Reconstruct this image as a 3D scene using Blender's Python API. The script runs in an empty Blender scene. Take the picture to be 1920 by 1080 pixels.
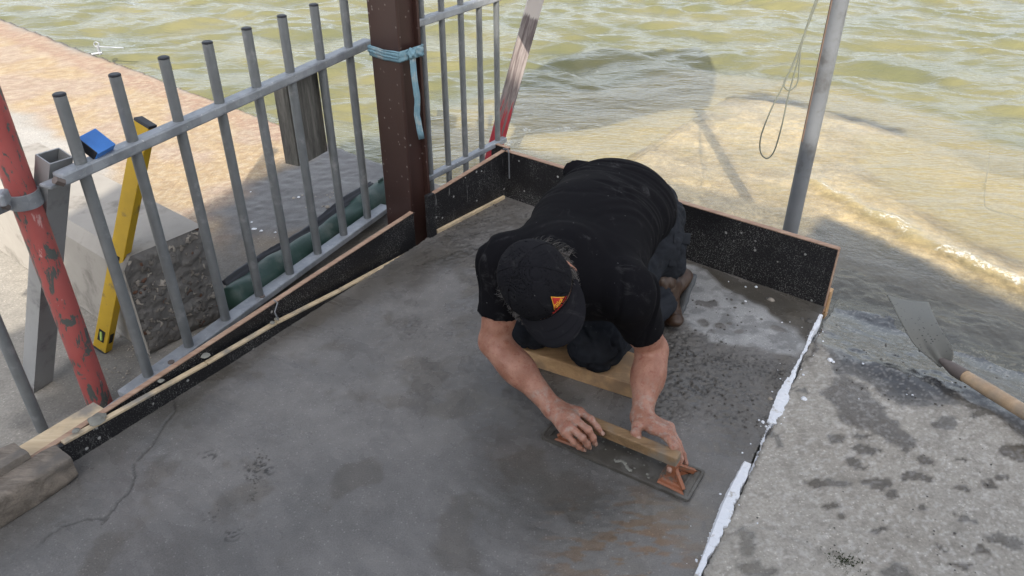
import bpy, bmesh, math, random, time
import numpy as np
from mathutils import Vector, Matrix
from mathutils.bvhtree import BVHTree
T0 = time.time()
random.seed(7); RNG = np.random.default_rng(11)
SC = bpy.context.scene
COL = SC.collection

# ------------------------------------------------------------------ camera, sky, sun, exposure
F = 1470.0; PITCH = math.radians(32.5); CP, SP = math.cos(PITCH), math.sin(PITCH); H = 1.6
cam = bpy.data.objects.new('camera', bpy.data.cameras.new('camera')); COL.objects.link(cam)
cam.location = (0, 0, H); cam.rotation_euler = (math.radians(90) - PITCH, 0, 0)
cam.data.sensor_width = 36; cam.data.lens = 36 * F / 1920; cam.data.clip_start = .05; cam.data.clip_end = 2000
SC.camera = cam
SUN_EL = math.radians(40)
w = bpy.data.worlds.new('World'); SC.world = w; w.use_nodes = True
wn = w.node_tree; bg = wn.nodes['Background']
sky = wn.nodes.new('ShaderNodeTexSky'); sky.sky_type = 'NISHITA'; sky.sun_disc = False
sky.sun_elevation = SUN_EL; sky.sun_rotation = math.pi; sky.air_density = 1.0; sky.dust_density = 3.0; sky.ozone_density = 1.0
hs = wn.nodes.new('ShaderNodeHueSaturation'); hs.inputs['Saturation'].default_value = .42
wn.links.new(sky.outputs[0], hs.inputs['Color']); wn.links.new(hs.outputs[0], bg.inputs[0]); bg.inputs[1].default_value = .15
sun = bpy.data.lights.new('sun', 'SUN'); sun.energy = 2.7; sun.angle = math.radians(.5); sun.color = (1, .91, .78)
suno = bpy.data.objects.new('sun', sun); COL.objects.link(suno); suno.location = (0, -10, 10)
suno.rotation_euler = (math.radians(90) - SUN_EL, 0, 0)
suno.rotation_euler = Vector((0, math.cos(SUN_EL), -math.sin(SUN_EL))).to_track_quat('-Z', 'Y').to_euler()
vs = SC.view_settings
SC.display_settings.display_device = 'sRGB'; vs.view_transform = 'Standard'; vs.look = 'None'; vs.gamma = 1; vs.use_curve_mapping = False
vs.exposure = 1.12
TANE = math.tan(SUN_EL)

# ------------------------------------------------------------------ survey helpers (metres; slab top is z = 0)
def ray(x, y):
    r = (x - 960) / F; u = (540 - y) / F
    return (r, CP + u * SP, -SP + u * CP)
def G(x, y, z=0.0):
    d = ray(x, y); t = (z - H) / d[2]
    return Vector((d[0] * t, d[1] * t, z))
def V(x, y, a, b):
    d = ray(x, y); nx, ny = -(b[1] - a[1]), (b[0] - a[0])
    t = (nx * a[0] + ny * a[1]) / (nx * d[0] + ny * d[1])
    return Vector((d[0] * t, d[1] * t, H + d[2] * t))

# ------------------------------------------------------------------ noise in numpy
def _h(ix, iy, iz, seed):
    n = (ix.astype(np.int64) * 374761393 + iy.astype(np.int64) * 668265263 + iz.astype(np.int64) * 2147483647 + seed * 1274126177) & 0xffffffff
    n = ((n ^ (n >> 13)) * 1274126177) & 0xffffffff
    n = ((n ^ (n >> 16)) * 2246822519) & 0xffffffff
    return ((n ^ (n >> 15)) & 0xffffff).astype(np.float32) / 16777215.0
def vn(x, y, z=None, seed=0):
    x = np.asarray(x, float); y = np.asarray(y, float)
    ix, iy = np.floor(x), np.floor(y); fx, fy = x - ix, y - iy
    fx = fx * fx * (3 - 2 * fx); fy = fy * fy * (3 - 2 * fy)
    if z is None:
        o = np.zeros_like(ix)
        a, b, c, d = _h(ix, iy, o, seed), _h(ix + 1, iy, o, seed), _h(ix, iy + 1, o, seed), _h(ix + 1, iy + 1, o, seed)
        return (a + (b - a) * fx) * (1 - fy) + (c + (d - c) * fx) * fy
    iz = np.floor(z); fz = z - iz; fz = fz * fz * (3 - 2 * fz)
    r = []
    for k in (0, 1):
        a, b, c, d = _h(ix, iy, iz + k, seed), _h(ix + 1, iy, iz + k, seed), _h(ix, iy + 1, iz + k, seed), _h(ix + 1, iy + 1, iz + k, seed)
        r.append((a + (b - a) * fx) * (1 - fy) + (c + (d - c) * fx) * fy)
    return r[0] * (1 - fz) + r[1] * fz
def fbm(x, y, s, o=4, seed=0, z=None, g=.5):
    t = 0; a = 1; m = 0
    for i in range(o):
        c, sn = math.cos(i * 1.1), math.sin(i * 1.1)
        X, Y = (x * c - y * sn) * s, (x * sn + y * c) * s
        t = t + a * vn(X + 17.3 * i, Y - 9.1 * i, None if z is None else z * s + 3.7 * i, seed + i); m += a; a *= g; s *= 2.03
    return t / m                               # 0..1, mean .5
def ss(e0, e1, x):
    t = np.clip((x - e0) / (e1 - e0), 0, 1); return t * t * (3 - 2 * t)
def pix_poly(pts, z=0.0):
    return np.array([G(x, y, z)[:2] for x, y in pts])
def poly_sd(x, y, P, closed=True):
    """distance to a polygon's outline, negative inside (closed) or plain distance to a polyline"""
    d = np.full(x.shape, 1e9); ins = np.zeros(x.shape, bool); n = len(P)
    for i in range(n if closed else n - 1):
        ax, ay = P[i]; bx, by = P[(i + 1) % n]; ex, ey = bx - ax, by - ay
        t = np.clip(((x - ax) * ex + (y - ay) * ey) / (ex * ex + ey * ey + 1e-12), 0, 1)
        d = np.minimum(d, (x - ax - t * ex) ** 2 + (y - ay - t * ey) ** 2)
        if closed:
            c = ((ay > y) != (by > y)) & (x < (bx - ax) * (y - ay) / ((by - ay) if by != ay else 1e-12) + ax); ins ^= c
    d = np.sqrt(d)
    return np.where(ins, -d, d) if closed else d

# ------------------------------------------------------------------ materials
class NT:
    def __init__(s, name):
        s.m = bpy.data.materials.new(name); s.m.use_nodes = True; s.t = s.m.node_tree; s.p = s.t.nodes['Principled BSDF']; s.out = s.t.nodes['Material Output']
        s.co = s.t.nodes.new('ShaderNodeTexCoord'); s.obj = s.co.outputs['Object']
    def n(s, typ, ins=None, **kw):
        nd = s.t.nodes.new(typ)
        for k, v in kw.items(): setattr(nd, k, v)
        for k, v in (ins or {}).items():
            if hasattr(v, 'is_linked') or isinstance(v, bpy.types.NodeSocket): s.t.links.new(v, nd.inputs[k])
            else: nd.inputs[k].default_value = v
        return nd
    def link(s, a, b): s.t.links.new(a, b)
    def noise(s, scale, detail=4, rough=.55, vec=None, dist=0.0):
        return s.n('ShaderNodeTexNoise', {'Vector': vec or s.obj, 'Scale': scale, 'Detail': detail, 'Roughness': rough, 'Distortion': dist}).outputs['Fac']
    def vor(s, scale, vec=None, feature='F1', out='Distance', rnd=1.0):
        return s.n('ShaderNodeTexVoronoi', {'Vector': vec or s.obj, 'Scale': scale, 'Randomness': rnd}, feature=feature).outputs[out]
    def math(s, op, a, b=0.0, c=None):
        d = {0: a, 1: b}
        if c is not None: d[2] = c
        return s.n('ShaderNodeMath', d, operation=op).outputs[0]
    def rng(s, v, a, b, c=0.0, d=1.0, smooth=True):
        return s.n('ShaderNodeMapRange', {'Value': v, 'From Min': a, 'From Max': b, 'To Min': c, 'To Max': d}, interpolation_type='SMOOTHSTEP' if smooth else 'LINEAR').outputs[0]
    def mix(s, f, a, b, mode='MIX'):
        nd = s.t.nodes.new('ShaderNodeMix'); nd.data_type = 'RGBA'; nd.blend_type = mode
        for i, v in ((0, f), (6, a), (7, b)):
            if isinstance(v, bpy.types.NodeSocket): s.t.links.new(v, nd.inputs[i])
            elif i == 0: nd.inputs[0].default_value = v
            else: nd.inputs[i].default_value = (v[0], v[1], v[2], 1)
        return nd.outputs[2]
    def scale_vec(s, v):
        return s.n('ShaderNodeMapping', {'Vector': s.obj, 'Scale': v}).outputs[0]
    def attr(s, name, out='Fac'):
        return s.n('ShaderNodeAttribute', attribute_name=name).outputs[out]
    def bump(s, hgt, strength=.3, dist=.002, prev=None):
        d = {'Height': hgt, 'Strength': strength, 'Distance': dist}
        if prev is not None: d['Normal'] = prev
        return s.n('ShaderNodeBump', d).outputs[0]
    def fin(s, col=None, rough=None, metal=None, normal=None, **kw):
        for k, v in (('Base Color', col), ('Roughness', rough), ('Metallic', metal), ('Normal', normal)):
            if v is None: continue
            if isinstance(v, bpy.types.NodeSocket): s.link(v, s.p.inputs[k])
            elif k == 'Base Color': s.p.inputs[k].default_value = (*v, 1)
            else: s.p.inputs[k].default_value = v
        for k, v in kw.items(): s.p.inputs[k.replace('_', ' ')].default_value = v
        return s.m

def m_speck(name, base, speck, density=60, amount=.12, rough=.4, metal=0.0, big=5, var=.3, bump=.2, specbig=None):
    t = NT(name)
    n1 = t.noise(big, 5); n2 = t.noise(density * 1.0, 2)
    cell = t.vor(density, out='Color'); dist = t.vor(density)
    r = t.n('ShaderNodeSeparateColor', {0: cell}).outputs[0]
    dots = t.math('MULTIPLY', t.math('LESS_THAN', r, amount), t.rng(dist, .38, .2))
    dots = t.math('MULTIPLY', dots, t.rng(n1, .35, .65))
    if specbig:
        c2 = t.vor(density * .3, out='Color'); d2 = t.vor(density * .3)
        r2 = t.n('ShaderNodeSeparateColor', {0: c2}).outputs[1]
        dots = t.math('MAXIMUM', dots, t.math('MULTIPLY', t.math('LESS_THAN', r2, specbig), t.rng(t.math('ADD', d2, t.math('MULTIPLY', n2, .3)), .42, .3)))
    b2 = tuple(c * (1 + var) for c in base); b1 = tuple(c * (1 - var) for c in base)
    c = t.mix(n1, b1, b2); c = t.mix(dots, c, speck)
    return t.fin(c, t.rng(n1, .2, .8, rough - .08, rough + .12), metal, t.bump(t.math('ADD', n2, dots), bump, .001))

def m_wood(name, a, b, scale=30, rough=.6, axis=(1, 12, 12), dirt=None, bump=.3):
    t = NT(name); v = t.scale_vec(axis)
    g = t.noise(scale / 10, 6, .65, v, .6); r = t.noise(scale, 3, .6, v)
    f = t.rng(t.math('ADD', t.math('MULTIPLY', g, .7), t.math('MULTIPLY', r, .3)), .3, .7)
    c = t.mix(f, a, b)
    if dirt: c = t.mix(t.rng(t.noise(9, 5), .48, .7), c, dirt)
    return t.fin(c, rough, None, t.bump(f, bump, .002))

def m_galv():
    t = NT('galvanised_steel'); n = t.noise(14, 5); s = t.vor(55, out='Color'); r = t.n('ShaderNodeSeparateColor', {0: s}).outputs[0]
    f = t.math('ADD', t.math('MULTIPLY', n, .88), t.math('MULTIPLY', r, .12))
    c = t.mix(t.rng(f, .3, .7), (.23, .25, .275), (.36, .385, .42))
    wsp = t.rng(t.noise(120, 2), .68, .74)
    c = t.mix(wsp, c, (.6, .6, .6))
    stain_shade = t.rng(t.noise(3, 5), .6, .75)
    c = t.mix(t.math('MULTIPLY', stain_shade, .5), c, (.12, .13, .13))
    return t.fin(c, t.rng(n, .3, .7, .38, .6), .35, t.bump(n, .1, .001))

def m_ply():
    t = NT('film_faced_plywood')
    patches = t.rng(t.noise(5, 4), .42, .62)
    n = t.noise(260, 3, .7); fine = t.rng(n, .56, .63)
    sm = t.rng(t.noise(30, 5, .7, None, 1.2), .6, .72)
    c1 = t.vor(42, out='Color'); d1 = t.vor(42); r = t.n('ShaderNodeSeparateColor', {0: c1}).outputs[0]
    blob = t.math('MULTIPLY', t.math('LESS_THAN', r, .07), t.rng(t.math('ADD', d1, t.math('MULTIPLY', t.noise(90, 3), .3)), .40, .3))
    drip = t.rng(t.noise(6, 4, .7, t.scale_vec((16, 16, 1.2)), .3), .665, .69)
    f = t.math('MAXIMUM', t.math('MULTIPLY', fine, t.math('MULTIPLY', t.math('ADD', patches, .25), .6)), blob)
    f = t.math('MAXIMUM', f, t.math('MULTIPLY', sm, .18)); f = t.math('MAXIMUM', f, t.math('MULTIPLY', drip, .4))
    c = t.mix(f, (.010, .010, .012), (.34, .34, .33))
    return t.fin(c, t.rng(f, 0, .5, .42, .8), None, t.bump(f, .25, .001), Specular_IOR_Level=.35)

def m_skin():
    t = NT('skin'); n = t.noise(20, 5); n2 = t.noise(300, 3); n3 = t.noise(60, 4, .7)
    c = t.mix(t.rng(n, .3, .7), (.29, .13, .085), (.40, .205, .145))
    c = t.mix(t.rng(n3, .5, .75), c, (.26, .09, .06))
    dust = t.math('MULTIPLY', t.attr('hand'), t.rng(t.noise(45, 5, .7), .45, .72))
    c = t.mix(t.math('MULTIPLY', dust, .9), c, (.36, .29, .25))
    hair = t.rng(t.noise(9, 3, .6, t.scale_vec((14, 30, 40)), 1.5), .62, .72)
    c = t.mix(t.math('MULTIPLY', hair, .25), c, (.12, .06, .04))
    s = t.fin(c, t.rng(n3, .3, .7, .42, .6), None, t.bump(t.math('ADD', t.math('ADD', t.math('MULTIPLY', n2, .6), t.vor(170)), t.math('MULTIPLY', t.noise(35, 4), 2.0)), .45, .0022))
    t.p.inputs['Subsurface Weight'].default_value = .12; t.p.inputs['Subsurface Radius'].default_value = (.01, .004, .002); t.p.inputs['Subsurface Scale'].default_value = .6
    return s

def m_cloth(name, a, b, speck=.06, weave=900, dirt=(.16, .15, .14), rough=.95):
    t = NT(name); n = t.noise(7, 4); c = t.mix(n, a, b)
    cell = t.vor(70, out='Color'); d = t.vor(70); r = t.n('ShaderNodeSeparateColor', {0: cell}).outputs[0]
    dots = t.math('MULTIPLY', t.math('LESS_THAN', r, speck), t.rng(t.math('ADD', d, t.math('MULTIPLY', t.noise(400, 1), .2)), .24, .16))
    smear = t.math('MULTIPLY', t.rng(t.noise(16, 5, .7, None, 1.0), .55, .8), .22)
    c = t.mix(t.math('MAXIMUM', dots, smear), c, dirt)
    return t.fin(c, rough, None, t.bump(t.noise(weave, 2), .25, .0006), Specular_IOR_Level=.1, Sheen_Weight=.0)

def m_plain(name, col, rough=.5, metal=0.0, var=.25, scale=25, bump=.15, dirt=None, dirtamt=(.5, .7)):
    t = NT(name); n = t.noise(scale, 5)
    c = t.mix(n, tuple(x * (1 - var) for x in col), tuple(min(1, x * (1 + var)) for x in col))
    if dirt: c = t.mix(t.rng(t.noise(scale * .5, 6, .65), *dirtamt), c, dirt)
    return t.fin(c, t.rng(n, .2, .8, rough - .06, rough + .08), metal, t.bump(t.noise(scale * 8, 3), bump, .001))

def m_redpole():
    t = NT('red_paint_chipped'); v = t.scale_vec((1.1, 1.1, .38))
    n = t.noise(26, 7, .68, v, .5); f = t.rng(n, .53, .56)
    c = t.mix(t.noise(7, 3), (.30, .05, .048), (.42, .12, .11))
    c = t.mix(f, c, (.085, .095, .09))
    w_ = t.rng(t.noise(22, 5, .7, v), .63, .68); c = t.mix(t.math('MULTIPLY', w_, .7), c, (.55, .38, .36))
    return t.fin(c, .5, None, t.bump(f, .5, -.002))

def m_leanpole():
    t = NT('worn_painted_timber'); z = t.n('ShaderNodeSeparateXYZ', {0: t.obj}).outputs[2]
    v = t.scale_vec((18, 18, 1.2)); n = t.noise(4, 6, .65, v, .4)
    c = t.mix(t.rng(n, .35, .65), (.14, .11, .11), (.36, .32, .31))
    redm = t.math('ADD', t.rng(z, .80, .28), t.math('MULTIPLY', t.math('SUBTRACT', n, .5), 2.2))
    c = t.mix(t.rng(redm, .75, .95), c, (.42, .04, .055))
    wh = t.math('ADD', t.rng(z, .80, .92), t.math('MULTIPLY', t.math('SUBTRACT', n, .5), 1.2))
    c = t.mix(t.rng(wh, .5, .7), c, (.68, .62, .58))
    return t.fin(c, .7, None, t.bump(n, .4, .002))

def m_concrete(name, bump=.6, fine=160):
    """concrete: base colour and wetness come from the mesh's own stain and shade map"""
    t = NT(name); a = t.n('ShaderNodeAttribute', attribute_name='stain_shade'); wet = t.attr('wet')
    n1 = t.noise(fine, 4, .7); n2 = t.noise(18, 6, .62); cell = t.vor(140, out='Color'); d = t.vor(140)
    r = t.n('ShaderNodeSeparateColor', {0: cell}).outputs[0]
    k = t.math('ADD', t.math('MULTIPLY', n1, .8), t.math('MULTIPLY', n2, .2))
    kk = t.rng(k, .3, .7, .72, 1.3, False)
    grit = t.math('MULTIPLY', t.math('LESS_THAN', r, .12), t.rng(d, .4, .25))
    kk = t.math('MULTIPLY', kk, t.math('ADD', 1.0, t.math('MULTIPLY', grit, .45)))
    comb = t.n('ShaderNodeCombineColor', {0: kk, 1: kk, 2: kk}).outputs[0]
    c = t.mix(1.0, a.outputs['Color'], comb, 'MULTIPLY')
    wd = t.math('MULTIPLY', t.math('MINIMUM', wet, 1.0), .52)
    dk = t.math('SUBTRACT', 1.0, wd); c = t.mix(1.0, c, t.n('ShaderNodeCombineColor', {0: dk, 1: dk, 2: dk}).outputs[0], 'MULTIPLY')
    rough = t.rng(t.math('ADD', wet, t.math('MULTIPLY', t.math('SUBTRACT', n2, .5), .5)), 0, 1, .92, .16, False)
    hgt = t.math('ADD', n1, t.math('MULTIPLY', n2, .8))
    bs = t.rng(wet, .2, 1.1, bump, bump * .22)
    return t.fin(c, rough, None, t.n('ShaderNodeBump', {'Height': hgt, 'Strength': bs, 'Distance': .0025}).outputs[0])

def m_water():
    t = NT('murky_water'); murk = t.attr('murk'); foam = t.attr('foam'); t.t.nodes.remove(t.p)
    v = t.scale_vec((1, 1.7, 1)); n = t.noise(11, 5, .6, v, .5); big = t.noise(1.3, 3)
    v2 = t.scale_vec((.6, 1.6, 1)); nrm = t.bump(t.math('ADD', t.math('MULTIPLY', t.noise(36, 3, .5, v2, .6), t.rng(murk, 0, .6, .12, .48)), t.math('ADD', t.math('MULTIPLY', t.noise(11, 2, .45, v2, .9), t.rng(murk, 0, .6, .25, .8)), t.math('MULTIPLY', t.noise(60, 3, .6), t.rng(murk, 0, .5, .55, .0)))), t.rng(t.attr('calm'), 0, 1, .6, .16), .016)
    col = t.mix(t.rng(big, .3, .7), (.175, .165, .082), (.122, .126, .064))
    col = t.mix(t.rng(murk, .60, .95), (.33, .285, .145), col)  # shallow water coloured brighter, standing in for light bounced off the bed
    dif = t.n('ShaderNodeBsdfDiffuse', {'Color': col, 'Normal': nrm}).outputs[0]
    tr = t.n('ShaderNodeBsdfTransparent', {'Color': (.95, .92, .82, 1)}).outputs[0]
    base = t.n('ShaderNodeMixShader', {0: murk, 1: tr, 2: dif}).outputs[0]
    gl = t.n('ShaderNodeBsdfGlossy', {'Color': (1, 1, 1, 1), 'Roughness': .09, 'Normal': nrm}).outputs[0]
    inc = t.n('ShaderNodeNewGeometry').outputs['Incoming']
    cs = t.math('ABSOLUTE', t.n('ShaderNodeVectorMath', {0: inc, 1: nrm}, operation='DOT_PRODUCT').outputs['Value'])
    fr = t.math('ADD', .03, t.math('MULTIPLY', .97, t.math('POWER', t.math('SUBTRACT', 1.0, t.math('MINIMUM', cs, 1.0)), 4.6)))
    body = t.n('ShaderNodeMixShader', {0: fr, 1: base, 2: gl}).outputs[0]
    fo = t.n('ShaderNodeBsdfDiffuse', {'Color': (.62, .62, .57, 1)}).outputs[0]
    fm = t.rng(t.math('ADD', foam, t.math('MULTIPLY', t.math('SUBTRACT', t.math('ADD', t.math('MULTIPLY', t.noise(230, 3, .8), .5), t.math('MULTIPLY', t.noise(45, 4, .7), .5)), .5), 2.4)), .58, .72)
    fm = t.math('MULTIPLY', fm, t.rng(foam, .02, .2))
    t.link(t.n('ShaderNodeMixShader', {0: fm, 1: body, 2: fo}).outputs[0], t.out.inputs[0])
    return t.m

def m_aggregate():
    t = NT('exposed_aggregate'); vc = t.vor(42, out='Color'); vd = t.vor(42); nz = t.noise(60, 4)
    warp = t.n('ShaderNodeMixRGB', {0: .06, 1: t.obj, 2: t.n('ShaderNodeTexNoise', {'Vector': t.obj, 'Scale': 30.0}).outputs['Color']}).outputs[0]
    vc = t.vor(42, warp, out='Color'); vd = t.vor(42, warp)
    r = t.n('ShaderNodeSeparateColor', {0: vc}); stone = t.mix(r.outputs[0], (.10, .09, .08), (.42, .38, .33))
    stone = t.mix(t.rng(r.outputs[1], .8, .9), stone, (.14, .07, .045))
    inside = t.math('MULTIPLY', t.rng(vd, .42, .3), t.math('GREATER_THAN', r.outputs[2], .35))
    c = t.mix(inside, t.mix(nz, (.10, .097, .09), (.19, .18, .17)), stone)
    return t.fin(c, .6, None, t.bump(t.math('ADD', inside, nz), .9, .006))

M = {}
M['galv'] = m_galv()
M['ply'] = m_ply()
M['bars'] = m_plain('dull_galvanised_bar', (.19, .205, .215), .5, .35, .22, 30, .15, dirt=(.30, .31, .32), dirtamt=(.55, .75))
M['ply_edge'] = m_wood('plywood_edge', (.27, .16, .11), (.46, .32, .23), 40, .7)
M['cream'] = m_wood('pale_batten_wood', (.50, .38, .24), (.68, .56, .38), 30, .7, dirt=(.25, .23, .2))
M['pine'] = m_wood('pine', (.42, .25, .12), (.60, .39, .21), 26, .65, dirt=(.30, .2, .12))
M['pinetop'] = m_wood('pine_top', (.26, .2, .16), (.42, .34, .28), 26, .7, dirt=(.3, .24, .22))
M['oldwood'] = m_wood('weathered_timber', (.10, .085, .07), (.27, .23, .19), 26, .85, axis=(2, 10, 10), dirt=(.12, .11, .1), bump=.7)
M['greywood'] = m_wood('grey_weathered_board', (.05, .048, .042), (.2, .19, .17), 30, .85, axis=(10, 10, 1), bump=.6)
M['handlewood'] = m_wood('trowel_handle_wood', (.15, .09, .042), (.31, .20, .105), 30, .6, dirt=(.2, .18, .15))
M['ashwood'] = m_wood('shovel_handle_wood', (.36, .24, .14), (.52, .38, .25), 20, .6, dirt=(.3, .24, .18))
M['brown'] = m_speck('brown_painted_steel', (.052, .026, .022), (.3, .27, .25), 70, .1, .42, .15, 6, .3, .15)
M['cap_dark'] = m_plain('dark_plastic', (.02, .022, .028), .5)
M['red'] = m_redpole(); M['lean'] = m_leanpole()
M['blue'] = m_plain('blue_plastic', (.05, .19, .55), .45, dirt=(.2, .3, .5), dirtamt=(.62, .75))
M['yellow'] = m_plain('yellow_anodised', (.52, .33, .015), .42, .1, .2, 20, dirt=(.16, .12, .06), dirtamt=(.56, .7))
M['alu'] = m_plain('dull_aluminium', (.36, .37, .38), .45, .4, .2, 12, dirt=(.16, .16, .16))
M['block'] = m_plain('cast_concrete', (.33, .31, .28), .85, 0, .2, 14, .5, dirt=(.2, .185, .165))
M['agg'] = m_aggregate()
M['green'] = m_plain('green_woven_plastic', (.018, .05, .04), .5, 0, .35, 12, .4, dirt=(.08, .1, .09))
M['strap'] = m_plain('pale_blue_cloth', (.17, .30, .37), .85, 0, .3, 40, .4, dirt=(.34, .38, .38))
M['skin'] = m_skin()
M['tee'] = m_cloth('black_cotton', (.0045, .0045, .006), (.0075, .0075, .0095), .085, dirt=(.16, .16, .165))
M['trouser'] = m_cloth('black_work_trousers', (.012, .0135, .017), (.030, .034, .042), .09, 700, (.09, .09, .095), .85)
M['capcloth'] = m_cloth('black_cap_cotton', (.008, .008, .0105), (.015, .015, .018), .05, 700, (.14, .14, .14))
M['leather'] = m_plain('brown_leather', (.048, .026, .015), .45, 0, .35, 25, .4, dirt=(.10, .08, .065), dirtamt=(.62, .8))
M['sole'] = m_plain('muddy_rubber', (.07, .075, .08), .8, 0, .4, 60, .9)
M['hair'] = m_plain('dark_grey_hair', (.022, .02, .019), .5, 0, .6, 40)
M['hairgrey'] = m_plain('grey_hair', (.12, .11, .105), .5, 0, .6, 40)
M['nail'] = m_plain('fingernail', (.36, .225, .175), .4, 0, .15)
M['dark'] = m_plain('blackish_gap', (.01, .01, .01), .8)
M['logo_red'] = m_plain('red_thread', (.45, .02, .015), .8, 0, .15, 200)
M['logo_yellow'] = m_plain('yellow_thread', (.75, .38, .03), .8, 0, .15, 200)
M['copper'] = m_plain('orange_brown_plastic', (.27, .10, .048), .55, 0, .35, 25, .3, dirt=(.13, .12, .10), dirtamt=(.54, .66))
M['blade'] = m_plain('mortar_smeared_blade', (.080, .074, .064), .42, 0, .4, 30, .8, dirt=(.115, .11, .1), dirtamt=(.5, .62))
M['foam_poly'] = m_plain('white_foam', (.74, .77, .82), .8, 0, .06, 60, .6, dirt=(.38, .36, .33), dirtamt=(.55, .70))
M['shovel'] = m_speck('mortar_caked_steel', (.15, .15, .135), (.04, .04, .04), 110, .3, .5, .25, 9, .3, .4)
M['rust'] = m_plain('rusty_steel', (.15, .125, .115), .65, .2, .35, 50)
M['pole'] = m_plain('grey_steel_tube', (.20, .215, .235), .5, .3, .3, 9, .2, dirt=(.10, .10, .10), dirtamt=(.5, .65))
M['pole_strip'] = m_plain('brown_pole_strip', (.24, .16, .12), .6, .2, .3, 9)
M['rope'] = m_plain('grey_cord', (.16, .17, .14), .9)
M['stone'] = m_plain('pebble_stone', (.3, .27, .23), .7, 0, .5, 60)
M['crumb'] = m_plain('mortar_crumbs', (.09, .085, .078), .8, 0, .4, 60)
M['mortar'] = m_plain('wet_mortar', (.20, .20, .175), .7, 0, .3, 60, .6)
M['moss'] = m_plain('moss', (.035, .05, .018), .9, 0, .5, 60)
M['slab'] = m_concrete('fresh_wet_concrete', .75, 260); M['ground'] = m_concrete('old_concrete', .55, 120)
M['water'] = m_water()
M['flag'] = m_plain('flag_cloth', (.5, .5, .48), .9); M['render'] = m_plain('pale_render', (.42, .39, .34), .9, 0, .1, 3)
M['rooftile'] = m_plain('clay_tile', (.22, .09, .06), .8, 0, .3, 8); M['wglass'] = m_plain('window_glass', (.04, .05, .06), .08); M['door'] = m_plain('green_door_paint', (.03, .09, .07), .5)
M['vial'] = m_plain('vial_liquid', (.55, .75, .2), .15); M['white'] = m_plain('white_paint', (.6, .6, .58), .6)

# ------------------------------------------------------------------ object helpers
def link(o, parent=None):
    COL.objects.link(o)
    if parent is not None: o.parent = parent
    return o
def tag(o, label, cat, group=None, kind=None):
    if label: o['label'] = label
    if cat: o['category'] = cat
    if group: o['group'] = group
    if kind: o['kind'] = kind
    return o
def empty(name, loc=(0, 0, 0), label=None, cat=None, group=None):
    o = bpy.data.objects.new(name, None); link(o); o.location = loc; o.empty_display_size = .05
    return tag(o, label, cat, group)
def mesh(name, vs_, fs, mat, parent=None, smooth=False, rel=True):
    """one mesh object; vertices in world metres, origin at the parent (or the shape's own base)"""
    vs_ = np.asarray(vs_, float)
    if parent is not None: org = np.array(world_loc(parent))
    else: org = np.array([vs_[:, 0].mean(), vs_[:, 1].mean(), vs_[:, 2].min()])
    me = bpy.data.meshes.new(name)
    if isinstance(fs, np.ndarray):
        v2 = (vs_ - org).astype(np.float32); nf, k = fs.shape
        me.vertices.add(len(v2)); me.vertices.foreach_set('co', v2.ravel())
        me.loops.add(nf * k); me.loops.foreach_set('vertex_index', fs.ravel().astype(np.int32))
        me.polygons.add(nf); me.polygons.foreach_set('loop_start', (np.arange(nf) * k).astype(np.int32))
        me.polygons.foreach_set('loop_total', np.full(nf, k, np.int32)); me.update(calc_edges=True)
    else: me.from_pydata([tuple(v) for v in (vs_ - org)], [], [tuple(f) for f in fs])
    me.validate()
    if smooth: me.polygons.foreach_set('use_smooth', np.ones(len(me.polygons), bool)); me.update()
    if mat is not None: me.materials.append(mat)
    o = bpy.data.objects.new(name, me); link(o, parent)
    if parent is None: o.location = org
    return o
def world_loc(o):
    l = Vector((0, 0, 0))
    while o is not None: l = l + o.location; o = o.parent
    return l
class MB:
    def __init__(s): s.v = []; s.f = []
    def add(s, v, f): n = len(s.v); s.v += [tuple(p) for p in v]; s.f += [tuple(i + n for i in q) for q in f]; return s
    def build(s, name, mat, parent=None, smooth=False): return mesh(name, s.v, s.f, mat, parent, smooth)
def box_vf(c, ax, ay, az, bev=0.0):
    """box centred c with half-extent vectors; bev cuts the long edges"""
    c, ax, ay, az = map(Vector, (c, ax, ay, az))
    if bev <= 0:
        v = [c + ax * i + ay * j + az * k for k in (-1, 1) for j in (-1, 1) for i in (-1, 1)]
        return v, [(0, 2, 3, 1), (4, 5, 7, 6), (0, 1, 5, 4), (2, 6, 7, 3), (0, 4, 6, 2), (1, 3, 7, 5)]
    bm = bmesh.new(); v = [bm.verts.new(c + ax * i + ay * j + az * k) for k in (-1, 1) for j in (-1, 1) for i in (-1, 1)]
    for q in [(0, 2, 3, 1), (4, 5, 7, 6), (0, 1, 5, 4), (2, 6, 7, 3), (0, 4, 6, 2), (1, 3, 7, 5)]: bm.faces.new([v[i] for i in q])
    bmesh.ops.bevel(bm, geom=list(bm.edges), offset=bev, segments=2, affect='EDGES', profile=.5)
    bm.verts.ensure_lookup_table(); bm.verts.index_update()
    r = [x.co.copy() for x in bm.verts], [[x.index for x in f.verts] for f in bm.faces]; bm.free(); return r
def frame(d):
    d = Vector(d).normalized(); u = Vector((0, 0, 1)) if abs(d.z) < .9 else Vector((1, 0, 0))
    s = d.cross(u).normalized(); return d, s, s.cross(d).normalized()
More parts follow.
